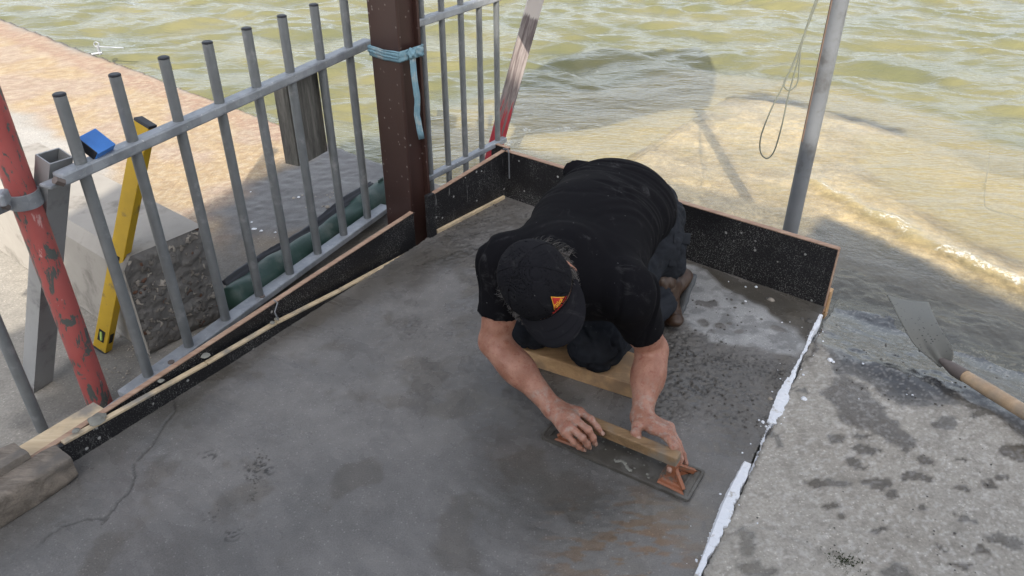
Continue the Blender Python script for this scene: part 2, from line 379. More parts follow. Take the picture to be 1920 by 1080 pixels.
def tube_vf(pts, rad, n=10, cap=True, closed=False):
    pts = [Vector(p) for p in pts]; m = len(pts)
    rad = [rad] * m if isinstance(rad, (int, float)) else rad
    v = []; f = []; d0, s, u = frame(pts[1] - pts[0])
    for i, p in enumerate(pts):
        d = (pts[min(i + 1, m - 1)] - pts[max(i - 1, 0)]).normalized()
        s = (s - d * s.dot(d)).normalized(); u = d.cross(s)
        for k in range(n):
            a = 2 * math.pi * k / n; v.append(p + (s * math.cos(a) + u * math.sin(a)) * rad[i])
    for i in range(m - 1):
        for k in range(n): k2 = (k + 1) % n; f.append((i * n + k, i * n + k2, (i + 1) * n + k2, (i + 1) * n + k))
    if cap: f.append(tuple(reversed(range(n)))); f.append(tuple((m - 1) * n + k for k in range(n)))
    return v, f
def beam_between(a, b, wdt, thk, up=(0, 0, 1), bev=.002):
    a, b = Vector(a), Vector(b); d = (b - a); L = d.length; d.normalize(); up = Vector(up); s = d.cross(up).normalized(); u = s.cross(d)
    return box_vf((a + b) / 2, d * L / 2, s * wdt / 2, u * thk / 2, bev)
def sm_tube(name, pts, rad, mat, parent, n=12):
    o = MB().add(*tube_vf(pts, rad, n)).build(name, mat, parent, True)
    return autosmooth(o)
def autosmooth(o, ang=40):
    me = o.data; sh = math.radians(ang)
    bm = bmesh.new(); bm.from_mesh(me)
    for e in bm.edges:
        if len(e.link_faces) == 2 and e.calc_face_angle(0) > sh: e.smooth = False
    for f_ in bm.faces: f_.smooth = True
    bm.to_mesh(me); bm.free(); return o
def attr_set(o, name, arr, typ='FLOAT'):
    a = o.data.attributes.new(name, typ, 'POINT')
    if typ == 'FLOAT': a.data.foreach_set('value', np.asarray(arr, np.float32).ravel())
    else:
        arr = np.asarray(arr, np.float32); arr = np.concatenate([arr, np.ones((len(arr), 1), np.float32)], 1) if arr.shape[1] == 3 else arr
        a.data.foreach_set('color', arr.ravel())
def grid_mesh(name, xs, ys, zf, mat, keep=None):
    X, Y = np.meshgrid(xs, ys); nx, ny = len(xs), len(ys); Z = zf(X, Y)
    v = np.stack([X.ravel(), Y.ravel(), Z.ravel()], 1)
    i = np.arange(ny - 1)[:, None] * nx + np.arange(nx - 1)[None, :]; i = i.ravel()
    f = np.stack([i, i + 1, i + 1 + nx, i + nx], 1)
    if keep is not None:
        xm = (xs[:-1] + xs[1:]) / 2; ym = (ys[:-1] + ys[1:]) / 2; XM, YM = np.meshgrid(xm, ym)
        f = f[keep(XM, YM).ravel()]; used = np.zeros(len(v), bool); used[f.ravel()] = True
        idx = np.cumsum(used) - 1; v = v[used]; f = idx[f]
    me = bpy.data.meshes.new(name); me.vertices.add(len(v)); me.vertices.foreach_set('co', v.astype(np.float32).ravel())
    nf = len(f); me.loops.add(nf * 4); me.loops.foreach_set('vertex_index', f.ravel().astype(np.int32))
    me.polygons.add(nf); me.polygons.foreach_set('loop_start', (np.arange(nf) * 4).astype(np.int32)); me.polygons.foreach_set('loop_total', np.full(nf, 4, np.int32))
    me.update(calc_edges=True); me.polygons.foreach_set('use_smooth', np.ones(nf, bool)); me.materials.append(mat)
    o = bpy.data.objects.new(name, me); link(o); o['kind'] = 'structure'
    return o, v[:, 0], v[:, 1], v[:, 2]
def spaced(knots):
    """knots: (start, step) pairs ending with (end, None): coordinates at varying spacing"""
    out = []
    for (a, s), (b, _) in zip(knots[:-1], knots[1:]): out.append(np.linspace(a, b, max(2, int(round((b - a) / s)) + 1))[:-1])
    out.append(np.array([knots[-1][0]])); return np.concatenate(out)

# ------------------------------------------------------------------ lines of the place
LB0, LB1 = G(135, 868), G(780, 462)                 # slab edge along the left form board
LBd = (LB1 - LB0).normalized(); LBn = Vector((-LBd.y, LBd.x, 0))   # n points away from the slab (left)
LBa = LB1 - LBd * 3.2                               # far (camera side) end
C1 = LB1 + LBd * .015; RB0 = Vector((-.328, 2.953, 0)); RB1 = Vector((-.030, 3.305, 0))   # right-hand form board
BB0, BB1 = Vector((-.030, 3.305, 0)), G(1544, 575)          # back form board
BBd = (BB1 - BB0).normalized(); BBn = Vector((-BBd.y, BBd.x, 0))    # n points to the water
SR1 = G(1541, 582); SR0 = G(1305, 1075); SRd = (SR1 - SR0).normalized(); SRa = SR0 - SRd * 1.3
SRn = Vector((SRd.y, -SRd.x, 0))                    # to the right
SLABP = np.array([p[:2] for p in (LBa, LB1, C1, RB0, RB1, BB1, SR1, SR0, SRa)])
WZ = -.135                                          # water level
def lineco(x, y, o, d, n): return (x - o.x) * d.x + (y - o.y) * d.y, (x - o.x) * n.x + (y - o.y) * n.y

# ------------------------------------------------------------------ slab of fresh concrete
CRACK = pix_poly([(330, 738), (322, 775), (312, 790), (285, 835), (252, 872), (250, 905), (243, 922), (222, 942), (203, 970), (205, 973), (165, 973), (125, 985), (95, 1000), (70, 1025)])
CRACK2 = pix_poly([(203, 970), (193, 982)])
def slab_fields(x, y):
    wx = x + (fbm(x, y, 9, 3, 5) - .5) * .09; wy = y + (fbm(x, y, 9, 3, 6) - .5) * .09
    n1 = fbm(x, y, 3.2, 5, 1); n2 = fbm(x, y, 22, 4, 2); n3 = fbm(x, y, 90, 2, 3)
    # rough, unfloated zones
    rough = ss(.10, -.06, poly_sd(wx, wy, pix_poly([(1205, 690), (1240, 560), (1290, 610), (1480, 700), (1430, 850), (1390, 850), (1300, 760), (1220, 800)])))
    rough = np.maximum(rough, ss(.10, -.06, poly_sd(wx, wy, pix_poly([(790, 445), (945, 370), (1000, 400), (880, 560), (870, 470), (800, 500)]))) * .8)
    rough = np.maximum(rough, ss(.12, -.05, poly_sd(wx, wy, pix_poly([(720, 600), (880, 560), (890, 700), (760, 700)]))) * .35)
    # dried pale patch and its wet spots, brown skim by the back board
    dry = ss(.015, -.02, poly_sd(wx, wy, pix_poly([(1270, 495), (1310, 500), (1400, 560), (1480, 615), (1510, 640), (1500, 668), (1440, 660), (1330, 640), (1270, 590)])))
    spots = np.zeros_like(x)
    for px, py, r in [(1325, 570, .035), (1340, 565, .03), (1312, 600, .028), (1350, 605, .03), (1388, 618, .025), (1462, 625, .03), (1330, 615, .02), (1370, 600, .015)]:
        g = G(px, py); spots = np.maximum(spots, ss(r, r * .6, np.hypot(wx - g.x, (wy - g.y) * 1.2)))
    dry = dry * (1 - spots)
    brown = ss(.06, -.03, poly_sd(wx, wy, pix_poly([(1262, 480), (1545, 577), (1520, 640), (1400, 575), (1330, 530)])))
    brown = np.maximum(brown, ss(.1, -.05, poly_sd(wx, wy, pix_poly([(300, 770), (780, 470), (870, 470), (700, 560), (520, 640), (360, 760)]))) * .75)
    orange = ss(.13, -.12, poly_sd(wx, wy, pix_poly([(1080, 985), (1200, 930), (1300, 990), (1290, 1090), (1060, 1090)]))) * ss(.50, .60, fbm(x * .35 + y * .1, y, 60, 3, 9)) 
    pits = ss(.60, .64, fbm(x, y * 1.3, 130, 2, 21)) * ss(.42, .56, fbm(x, y, 14, 3, 22))
    pitzone = np.zeros_like(x)
    for px, py, r in [(383, 868, .055), (485, 880, .05), (478, 915, .03), (400, 965, .03), (435, 1000, .03), (655, 530, .05), (720, 470, .04)]:
        g = G(px, py); pitzone = np.maximum(pitzone, ss(r * 1.3, r * .4, np.hypot(x - g.x, y - g.y)))
    pits = pits * np.clip(pitzone + rough, 0, 1)
    cd = np.minimum(poly_sd(x + (n2 - .5) * .02, y + (n3 - .5) * .012, CRACK, False), poly_sd(x, y, CRACK2, False))
    crack = ss(.0038, .0012, cd) * (.55 + .45 * ss(-1.25, -.95, x))
    return n1, n2, n3, rough, dry, brown, orange, pits, crack, cd
def slab_z(x, y):
    n1, n2, n3, rough, dry, brown, orange, pits, crack, cd = slab_fields(x, y)
    rr = fbm(x, y * 1.25, 62, 4, 31) - .5; swirl = (fbm(np.hypot(x - .35, y - 2.0) * 2.2, np.arctan2(y - 2.0, x - .35) * .8, 16, 3, 93) - .5) * .0016
    z = (n1 - .5) * .006 + rr * (.0021 + rough * .0075) + swirl * (1 - rough) - pits * .0012 - crack * .005 + ss(.02, .004, cd) * .0008
    return z
t1 = time.time()
xs = np.arange(-2.05, 1.20, .0048); ys = spaced([(.15, .02), (.55, .0045), (2.4, .0055), (3.32, None)])
o, x, y, z = grid_mesh('concrete_slab', xs, ys, slab_z, M['slab'], lambda a, b: poly_sd(a, b, SLABP) < .004)
n1, n2, n3, rough, dry, brown, orange, pits, crack, cd = slab_fields(x, y)
base = np.stack([.285 + 0 * x, .274 + 0 * x, .262 + 0 * x], 1)
def blend(c, m, col): return c * (1 - m[:, None]) + np.array(col) * m[:, None]
arc = fbm(np.hypot(x - .35, y - 2.0) * 2.2, np.arctan2(y - 2.0, x - .35) * .8, 9, 5, 91); arc2 = fbm(np.hypot(x + 1.6, y - .6) * 2.5, np.arctan2(y - .6, x + 1.6) * .7, 10, 5, 92)
arcs = np.where(x > -.25, arc, arc * ss(-.9, -.1, x) + arc2 * (1 - ss(-.9, -.1, x)))
base *= (.86 + .28 * n1)[:, None] * (.88 + .24 * n2)[:, None] * (.74 + .52 * arcs)[:, None]
mist = ss(.52, .68, fbm(x, y, 5, 5, 44)); base = blend(base, mist * .35, (.20, .198, .195))
base = blend(base, ss(.58, .7, fbm(x, y, 7, 4, 45)) * .4, (.14, .118, .088))
base = blend(base, rough * .55, (.125, .115, .10)); base = blend(base, brown * .75, (.105, .092, .07))
base = blend(base, dry * .9, (.34, .345, .345)); base *= (1 - .3 * ss(.5, .62, n2) * dry)[:, None]
base = blend(base, orange * .75, (.30, .175, .085)); base = blend(base, np.clip(pits * .8, 0, 1), (.035, .033, .03)); base = blend(base, crack * .6, (.045, .042, .038))
for k, (px, py, r) in enumerate([(415, 1005, .012), (362, 1000, .008), (415, 640, .012)]):
    g = G(px, py); base = blend(base, ss(r, r * .4, np.hypot(x - g.x, y - g.y)) * .5, (.25, .25, .24))
g = [G(930, 780), G(925, 840)]; base = blend(base, ss(.006, .002, poly_sd(x + (n3 - .5) * .01, y, np.array([p[:2] for p in g]), False)) * .6, (.3, .3, .29))
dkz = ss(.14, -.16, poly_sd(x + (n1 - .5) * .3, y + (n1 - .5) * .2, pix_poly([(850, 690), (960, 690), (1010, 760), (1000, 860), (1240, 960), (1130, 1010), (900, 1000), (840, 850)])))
dkz = np.maximum(dkz, ss(.10, -.05, poly_sd(x + (n1 - .5) * .2, y, pix_poly([(0, 985), (330, 760), (400, 760), (60, 1080), (0, 1080)]))) * .7); base = blend(base, dkz * .36, (.095, .095, .085))  # band along the left boards paints their shading into the slab colour
wet = np.clip(.80 + dkz * .15 + (fbm(x, y, 4, 4, 71) - .5) * .5 + (arcs - .5) * 1.0 - dry * .6 + brown * .15 - rough * .1 + ss(1.9, 1.3, y) * .12, 0, 1)
attr_set(o, 'stain_shade', base, 'FLOAT_COLOR'); attr_set(o, 'wet', wet)
print('slab', len(x), round(time.time() - t1, 1))

# ------------------------------------------------------------------ ground: quay, old pavement, apron under the wash, seabed
ROCK = pix_poly([(925, 330), (935, 262), (1010, 235), (1130, 232), (1230, 222), (1335, 193), (1470, 207), (1590, 238), (1650, 262), (1648, 292), (1700, 315), (1800, 335), (1990, 372), (2600, 560), (2600, 1500), (1500, 1500), (1400, 700)], -.2)
def ground_z(x, y):
    e, s = lineco(x, y, BB0, BBd, BBn)              # along / beyond the quay line
    sl, so = lineco(x, y, SR0, SRd, SRn)            # right of the slab when so > 0
    lz = -.075 + (fbm(x, y, 1.5, 4, 3) - .5) * .025 + (fbm(x, y, 30, 4, 4) - .5) * .006
    n = fbm(x, y, 6, 5, 8) - .5
    right = (fbm(x, y, 4, 4, 12) - .5) * .012 + (fbm(x, y, 45, 3, 13) - .5) * .0035
    pd = poly_sd(x, y, pix_poly([(1385, 985), (1450, 992), (1560, 1040), (1640, 1085), (1290, 1090)])); right = right + ss(.01, -.01, pd) * .006 - ss(.008, .002, np.abs(pd)) * .005
    s2 = s + n * .12
    drop = ss(-.28, .26, s2); right = right * (1 - drop) + (-.128 - .012 * np.clip(s, 0, 2) + n * .012) * drop
    rk = poly_sd(x + (fbm(x, y, 2.6, 2, 14) - .5) * .16, y + (fbm(x, y, 2.6, 2, 15) - .5) * .16, ROCK)
    apron = -.148 - .03 * ss(0, 1.5, s) + n * .035 + (fbm(x, y, 40, 3, 16) - .5) * .008
    dp2 = ss(.22, -.16, poly_sd(x, y + (fbm(x, y, 2.2, 2, 18) - .5) * .2, pix_poly([(1655, 290), (1990, 372), (2600, 560), (2600, 760), (1930, 500), (1780, 420), (1690, 365), (1640, 330)], -.2))); apron = apron - .055 * dp2
    deep = -.215 - ss(0, 1.5, rk) * .45 + n * .04
    deepL = -.9
    water = np.where(rk < 0, apron, deep) ; tt = ss(-.04, .24, rk); water = apron * (1 - tt) + deep * tt
    rightz = right * (1 - ss(.1, .5, s)) + water * ss(.1, .5, s)
    behind = water                                   # just beyond the back board
    edge = ss(-.006, .012, s - .005 + .0290 * e * (e < 0) + (fbm(x, y, 20, 3, 17) - .5) * .012)
    leftz = lz * (1 - edge) + deepL * edge
    leftz = lz * (1 - edge) + np.minimum(water, -.2) * edge
    z = np.where(e < .05, leftz, np.where(so > .012 + (fbm(x, y, 16, 3, 19) - .5) * .014, rightz, np.where(s > -.01, -.15 + (water + .15) * ss(0, .3, s), -.2)))
    # below the slab itself
    under = (poly_sd(x, y, SLABP) < (.006)) ; z = np.where(under, np.minimum(z, -.2), z)
    left = (so < -.05) & (e > -4.9)
    _, ld = lineco(x, y, LB0, LBd, LBn)
    z = np.where((so <= 0) & (s < 0) & (ld < .01) & ~under & (e >= .05), -.2, z)
    return z
t1 = time.time()
xs = spaced([(-120, 12), (-12, .6), (-5, .03), (-2.9, .016), (-1.9, .0105), (1.0, .0075), (2.0, .0085), (2.9, .03), (5, .6), (12, 12), (120, None)])
ys = spaced([(-100, 12), (-12, .6), (.1, .03), (.55, .0075), (2.9, .0105), (4.3, .014), (5.5, .03), (8, .5), (14, 12), (300, None)])
o, x, y, z = grid_mesh('ground', xs, ys, ground_z, M['ground'])
def xyG(px, py, zz=0): return G(px, py, zz)
e, s = lineco(x, y, BB0, BBd, BBn); sl, so = lineco(x, y, SR0, SRd, SRn)
wx = x + (fbm(x, y, 7, 4, 5) - .5) * .16; wy = y + (fbm(x, y, 7, 4, 6) - .5) * .16
wx2 = x + (fbm(x, y, 18, 3, 25) - .5) * .045 + (fbm(x, y, 70, 3, 27) - .5) * .022; wy2 = y + (fbm(x, y, 18, 3, 26) - .5) * .045 + (fbm(x, y, 70, 3, 28) - .5) * .022
n1 = fbm(x, y, 2.5, 5, 1); n2 = fbm(x, y, 20, 4, 2)
c = np.stack([.335 + 0 * x, .315 + 0 * x, .28 + 0 * x], 1) * (.86 + .28 * n1)[:, None] * (.90 + .2 * n2)[:, None]
c = blend(c, ss(.5, .7, fbm(x, y, 9, 4, 51)) * .06, (.42, .38, .31))
wet = np.zeros_like(x)
# wetness of the old pavement to the right
W1 = pix_poly([(1555, 440), (2500, 560), (2300, 1000), (1930, 830), (1880, 790), (1800, 765), (1720, 762), (1690, 760), (1660, 742), (1610, 705), (1600, 700), (1560, 705), (1545, 640), (1515, 690)])
W2 = pix_poly([(1540, 735), (1570, 700), (1620, 720), (1655, 770), (1690, 800), (1720, 825), (1700, 850), (1650, 820), (1580, 790)])
m = np.maximum(ss(.012, -.008, poly_sd(wx2, wy2, W1)), ss(.008, -.006, poly_sd(wx2, wy2, W2)) * .85); m = np.maximum(m, 1.25 * ss(.05, -.16, poly_sd(wx2, wy2, W1)))
for px, py, a_, b_ in [(1630, 845, .05, .022), (1605, 872, .03, .03), (1645, 903, .07, .03), (1672, 925, .035, .02), (1710, 890, .05, .025), (1735, 896, .03, .018), (1565, 908, .05, .022), (1530, 908, .04, .022), (1650, 995, .035, .022), (1815, 975, .035, .02), (1885, 1012, .055, .035), (1805, 1057, .04, .02), (1875, 892, .035, .015), (1855, 905, .025, .016), (1800, 915, .03, .018), (1580, 970, .02, .014), (1732, 955, .022, .014), (1768, 793, .06, .045), (1455, 825, .02, .045), (1505, 733, .025, .014), (1540, 738, .025, .013), (1573, 820, .05, .02), (1615, 818, .03, .018), (1910, 848, .07, .05), (1845, 780, .05, .02), (1738, 865, .03, .02), (1805, 863, .03, .014), (1400, 1020, .03, .07), (1420, 1075, .06, .03), (1560, 945, .04, .02), (1845, 1035, .03, .012), (1680, 1070, .05, .03), (1770, 1030, .02, .012)]:
    g = G(px, py); m = np.maximum(m, ss(1.05, .85, np.hypot((wx2 - g.x) / (a_ * .8), (wy2 - g.y) / (b_ * .8))) * .95)
right = (so > -.03) & (s < .6)
wet = np.where(right, m, wet)
brownm = np.where(right, np.clip(m, 0, 1) * ss(.42, .55, fbm(x, y, 8, 3, 61)), 0); c = blend(c, brownm * .6, (.16, .125, .085))
c = blend(c, np.where(right, ss(.50, .64, fbm(x, y, 3.0, 5, 62)) * .35, 0), (.26, .235, .20)); c = blend(c, np.where(right, ss(.03, -.10, poly_sd(wx2, wy2, W1)), 0), (.085, .085, .088)); c = blend(c, np.where(right, ss(.01, -.01, poly_sd(wx2, wy2, W2)) * .6, 0), (.2, .18, .155))
c = blend(c, np.where(right & (s < -.2), ss(.58, .66, fbm(x, y, 55, 3, 63)) * .3, 0), (.14, .125, .105)); c = blend(c, np.where(right, ss(.62, .68, fbm(x, y, 110, 2, 64)) * .5, 0), (.5, .48, .45))
# left quay: orange ledge, pale strip, wet part whose colour is also darkened for shade
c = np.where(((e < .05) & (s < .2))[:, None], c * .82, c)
left = (e < .05) & (s < .03 - .0290 * e)
rust = ss(.08, -.08, poly_sd(wx, wy, pix_poly([(-400, -60), (0, 45), (530, 235), (720, 300), (650, 430), (560, 470), (380, 470), (330, 420), (210, 330), (140, 282), (60, 215), (-60, 190), (-400, 170)], -.08)))
c = blend(c, np.where(left, rust, 0), (.31, .24, .185)); c = blend(c, np.where(left, rust * ss(.42, .62, fbm(x, y, 3.5, 6, 66)) * .8, 0), (.34, .255, .145)); c = blend(c, np.where(left, rust * ss(.50, .62, fbm(x, y, 34, 4, 68)) * .4, 0), (.22, .15, .10))
c = blend(c, np.where(left, rust * ss(.17, .05, -s) * .8, 0), (.27, .18, .13)); c = blend(c, np.where(left, rust * ss(.54, .64, fbm(x, y, 60, 2, 67)) * .45, 0), (.42, .36, .27))
pale = ss(.1, -.1, poly_sd(wx, wy, pix_poly([(-400, 205), (20, 215), (150, 280), (200, 330), (120, 330), (-400, 420)], -.08)))
c = blend(c, np.where(left, pale, 0), (.35, .335, .31))
wetl_shade = ss(.10, -.10, poly_sd(wx, wy, pix_poly([(400, 400), (480, 345), (640, 255), (800, 300), (800, 400), (640, 420), (500, 450), (420, 480)], -.08)))
wet = np.where(left, wetl_shade * .75, wet); c = blend(c, np.where(left, wetl_shade * .9, 0), (.115, .112, .112))
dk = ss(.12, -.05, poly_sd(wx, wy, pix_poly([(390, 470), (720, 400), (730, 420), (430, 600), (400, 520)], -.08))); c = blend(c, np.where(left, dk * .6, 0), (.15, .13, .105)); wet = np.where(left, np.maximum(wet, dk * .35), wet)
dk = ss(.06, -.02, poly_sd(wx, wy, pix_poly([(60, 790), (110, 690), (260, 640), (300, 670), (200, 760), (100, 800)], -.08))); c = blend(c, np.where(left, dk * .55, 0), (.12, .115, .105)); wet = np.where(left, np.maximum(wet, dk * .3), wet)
# apron and bed
ap = ((s > .03 - .0290 * e * (e < 0)) & (e < 1.17)) | (s > .30); under = ap
warm = ss(.4, .65, fbm(x, y, 2.2, 5, 71)); ac = np.stack([.42 + .13 * warm, .355 + .10 * warm, .25 + .05 * warm], 1) * (.75 + .5 * n2)[:, None]
gr1 = fbm(x, y, 60, 3, 73); ac = ac * (.62 + .76 * gr1)[:, None]; ac = blend(ac, ss(.52, .62, fbm(x, y, 4.5, 5, 75)) * .4, (.26, .22, .16))
shade_grey = ss(.50, .36, s + (n1 - .5) * .18) * ss(.2, .5, e); shade_grey = np.maximum(shade_grey, ss(.05, -.05, poly_sd(wx2, wy2, pix_poly([(1545, 560), (1510, 440), (1545, 392), (1600, 412), (1680, 446), (1760, 490), (1850, 534), (1925, 565), (2150, 650), (2150, 900), (1560, 640)], -.13))) * .9); ac = ac * (1 - shade_grey[:, None]) + np.array([.09, .09, .095]) * (.75 + .5 * n2)[:, None] * shade_grey[:, None]  # shade on the apron put into its bed colour as a grey zone
c = np.where(under[:, None], ac, c); wet = np.where(under, .25 + .4 * shade_grey, wet)
gl = ss(.03, -.05, -(s - .12) + (n1 - .5) * .2); wet = np.where(right & (s > -.1), np.maximum(wet, ss(-.1, .1, s)), wet)
attr_set(o, 'stain_shade', np.clip(c, 0.01, .8), 'FLOAT_COLOR'); attr_set(o, 'wet', wet)
print('ground', len(x), round(time.time() - t1, 1))

# ------------------------------------------------------------------ water
WAVES = []
rw = np.random.default_rng(5)
for k in range(56):
    lam = .125 * (.95 / .125) ** rw.random(); th = rw.normal(math.radians(-100), math.radians(21)); WAVES.append((2 * math.pi / lam, math.cos(th), math.sin(th), rw.random() * 6.28, .0068 * lam ** 1.0 * (.6 + .8 * rw.random())))
FOAML = pix_poly([(1530, 345), (1590, 380), (1680, 418), (1760, 462), (1850, 505), (1925, 535), (2050, 590)], WZ)
FOAM2 = pix_poly([(950, 268), (985, 240), (1040, 236), (1090, 240)], WZ); FOAM3 = pix_poly([(870, 262), (905, 245), (955, 232)], WZ)
def water_fields(x, y):
    gz = ground_z(x, y); depth = WZ - gz
    wxx = x + (fbm(x, y, 1.1, 3, 81) - .5) * .5; wyy = y + (fbm(x, y, 1.3, 3, 82) - .5) * .5
    h = 0
    for k, cx, cy, ph, a in WAVES:
        q = np.sin(k * (cx * wxx + cy * wyy) + ph); h = h + a * (q * .8 + .55 * (1 - 2 * np.abs(np.sin(.5 * (k * (cx * wxx + cy * wyy) + ph))))) 
    am = ss(0, .35, depth)
    e, s = lineco(x, y, BB0, BBd, BBn)
    fd = poly_sd(x + (fbm(x, y, 6, 3, 83) - .5) * .10, y + (fbm(x, y, 6, 3, 84) - .5) * .10, FOAML, False)
    roll = ss(.10, .0, fd) * .020
    calm_ = 1 - .75 * ss(.95, .45, s) * ss(.7, 1.0, e)
    rip = (fbm(x * .55, y * 1.5, 15, 2, 85) - .5) * .008 * am + (fbm(x, y, 7, 3, 86) - .5) * .010 * (1 - am)
    z = WZ + h * (.06 + .94 * am) + rip * calm_ + roll
    f2 = ss(.15, .0, poly_sd(x, y, FOAM2, False)) * .8; f3 = ss(.08, 0, poly_sd(x, y, FOAM3, False)) * .4
    near = ss(.11, .01, fd) * .61 * ss(.25, .55, fbm(x, y, 9, 3, 87) + .05)
    foam = np.maximum(np.maximum(near, f2 * ss(.35, .7, fbm(x, y, 10, 3, 88)) * .78), f3 * ss(.4, .6, fbm(x, y, 10, 3, 89)))
    foam = np.maximum(foam, .30 * ss(.014, .0, np.abs(depth)) * (s > 0.1))
    murk = np.clip(.02 + 1.0 * (.55 * ss(.028, .064, depth) + .45 * ss(.07, .32, depth)) + .35 * ss(.08, 0, fd), 0, 1) * (1 - .85 * ss(1.0, .6, s) * ss(.7, 1.0, e) * ss(.02, .12, fd))
    WF['calm'] = ss(.95, .45, s) * ss(.7, 1.0, e); return z, foam, murk
t1 = time.time()
e0 = lambda a, b: lineco(a, b, BB0, BBd, BBn)
xs = spaced([(-400, 40), (-40, 2.5), (-8, .06), (-4.5, .03), (-.9, .016), (2.7, .03), (4.5, .3), (8, 3), (40, 40), (400, None)])
ys = spaced([(1.6, .016), (5.4, .022), (9.2, .1), (14, .7), (30, 5), (80, 40), (700, None)])
WF = {}
def wz(x, y): WF['r'] = water_fields(x, y); return WF['r'][0]
o, x, y, z = grid_mesh('water', xs, ys, wz, M['water'], lambda a, b: (e0(a, b)[1] > .005 - .0290 * np.minimum(e0(a, b)[0], 0)) )
zz, foam, murk = water_fields(x, y)
attr_set(o, 'calm', WF['calm']); attr_set(o, 'foam', foam); attr_set(o, 'murk', murk)
print('water', len(x), round(time.time() - t1, 1))
# ------------------------------------------------------------------ the gabled boathouse behind the photographer whose shade falls over the work
def sil(px, py, z0=WZ):
    g = G(px, py, z0); return g.x, z0 + (g.y - YB) * TANE
YB = -3.0
SH = [sil(385, 400), sil(520, 322), sil(640, 264), sil(740, 243), sil(890, 238), sil(1000, 282), sil(1090, 300), sil(1225, 325), sil(1376, 361), sil(1486, 391), sil(1632, 430), sil(1772, 498), sil(1920, 542)]
prof = [(-3.3, 2.3), (-1.75, SH[0][1] - .72)] + SH + [(4.6, 2.6)]
hut = empty('boathouse', (0, YB - .35, -.075), 'pale rendered gabled boathouse standing behind the photographer', 'building')
fn = MB(); D = 6.0
pv = [(-2.95, YB - .3, -.3)] + [(max(-2.95, min(4.25, px)), YB - .3, pz - .16) for px, pz in prof] + [(4.25, YB - .3, -.3)]
n = len(pv); v = pv + [(a, b - D, c_) for a, b, c_ in pv]
fn.add(v, [tuple(range(n)), tuple(reversed(range(n, 2 * n)))] + [(i, i + n, (i + 1) % n + n, (i + 1) % n) for i in range(n)])
fn.build('wall', M['render'], hut)
rf = MB(); m_ = len(prof)
top = [(a, YB, b) for a, b in prof] + [(a, YB - D - .5, b) for a, b in prof]; bot = [(a, b, c_ - .14) for a, b, c_ in top]
v = top + bot; f = []
for i in range(m_ - 1):
    f += [(i, i + 1, m_ + i + 1, m_ + i), (2 * m_ + i, 3 * m_ + i, 3 * m_ + i + 1, 2 * m_ + i + 1), (i, 2 * m_ + i, 2 * m_ + i + 1, i + 1), (m_ + i, m_ + i + 1, 3 * m_ + i + 1, 3 * m_ + i)]
f += [(0, m_, 3 * m_, 2 * m_), (m_ - 1, 3 * m_ - 1, 4 * m_ - 1, 2 * m_ - 1)]
rf.add(v, f); rf.build('roof', M['rooftile'], hut)
for wx_ in (-1.2, 2.2):
    wf = MB()
    for dx, dz, a_, b_ in ((-.5, 0, .04, .6), (.5, 0, .04, .6), (0, .6, .54, .04), (0, -.6, .54, .04), (0, 0, .46, .02)): wf.add(*box_vf((wx_ + dx, YB - .28, 1.6 + dz), (a_, 0, 0), (0, .04, 0), (0, 0, b_)))
    wo = wf.build('window', M['white'], hut)
    MB().add(*box_vf((wx_, YB - .295, 1.6), (.46, 0, 0), (0, .01, 0), (0, 0, .56))).build('pane', M['wglass'], wo)
do = MB().add(*box_vf((.6, YB - .28, .95), (.45, 0, 0), (0, .04, 0), (0, 0, 1.02), .01)).build('door', M['door'], hut)
MB().add(*tube_vf([(.95, YB - .24, .95), (.95, YB - .17, .95), (.86, YB - .17, .95)], .012)).build('handle', M['alu'], do)

# ------------------------------------------------------------------ formwork boards
def board(name, a, b, n_, thick, zt0, zt1, zb, label, edge=M['ply_edge'], group=None, edge_t=.004):
    """upright sheet from a to b; its face on the a-b line, thickness on the n side"""
    a = Vector((a.x, a.y, 0)); b = Vector((b.x, b.y, 0)); r = empty(name, ((a.x + b.x) / 2, (a.y + b.y) / 2, zb), label, 'formwork board', group)
    z = Vector((0, 0, 1)); k = n_ * thick; v = [a + z * zb, b + z * zb, b + z * (zt1 - edge_t), a + z * (zt0 - edge_t)]; v = v + [p + k for p in v]
    MB().add(v, [(0, 1, 2, 3), (7, 6, 5, 4), (0, 4, 5, 1), (1, 5, 6, 2), (2, 6, 7, 3), (3, 7, 4, 0)]).build('panel', M['ply'], r)
    q = n_ * .0006; v = [a - q + z * (zt0 - edge_t + .0003), b - q + z * (zt1 - edge_t + .0003), b - q + z * zt1, a - q + z * zt0]; v = v + [p + k + q * 2 for p in v]
    MB().add(v, [(0, 1, 2, 3), (7, 6, 5, 4), (0, 4, 5, 1), (1, 5, 6, 2), (2, 6, 7, 3), (3, 7, 4, 0)]).build('top_edge', edge, r)
    return r
# back board with raw end and its packing piece
bk = board('back_form_board', BB0, BB1, BBn, .02, .226, .242, -.03, 'long black plywood form board behind the kneeling man, pointing at the water', M['ply_edge'], 'black form boards around the slab')
ends = BB1 + BBd * .0015
MB().add(*box_vf(Vector((ends.x, ends.y, .105)) + BBn * .010, BBd * .0012, BBn * .0106, Vector((0, 0, .134)))).build('raw_end', M['ply_edge'], bk)
e2 = BB1 + BBn * .038 - BBd * .02
pk = MB().add(*box_vf((e2.x, e2.y, -.005), BBd * .028, BBn * .016, (0, 0, .06), .003)).build('timber_peg', M['pine'])
tag(pk, 'short wooden peg wedged behind the end of the long black form board', 'peg')
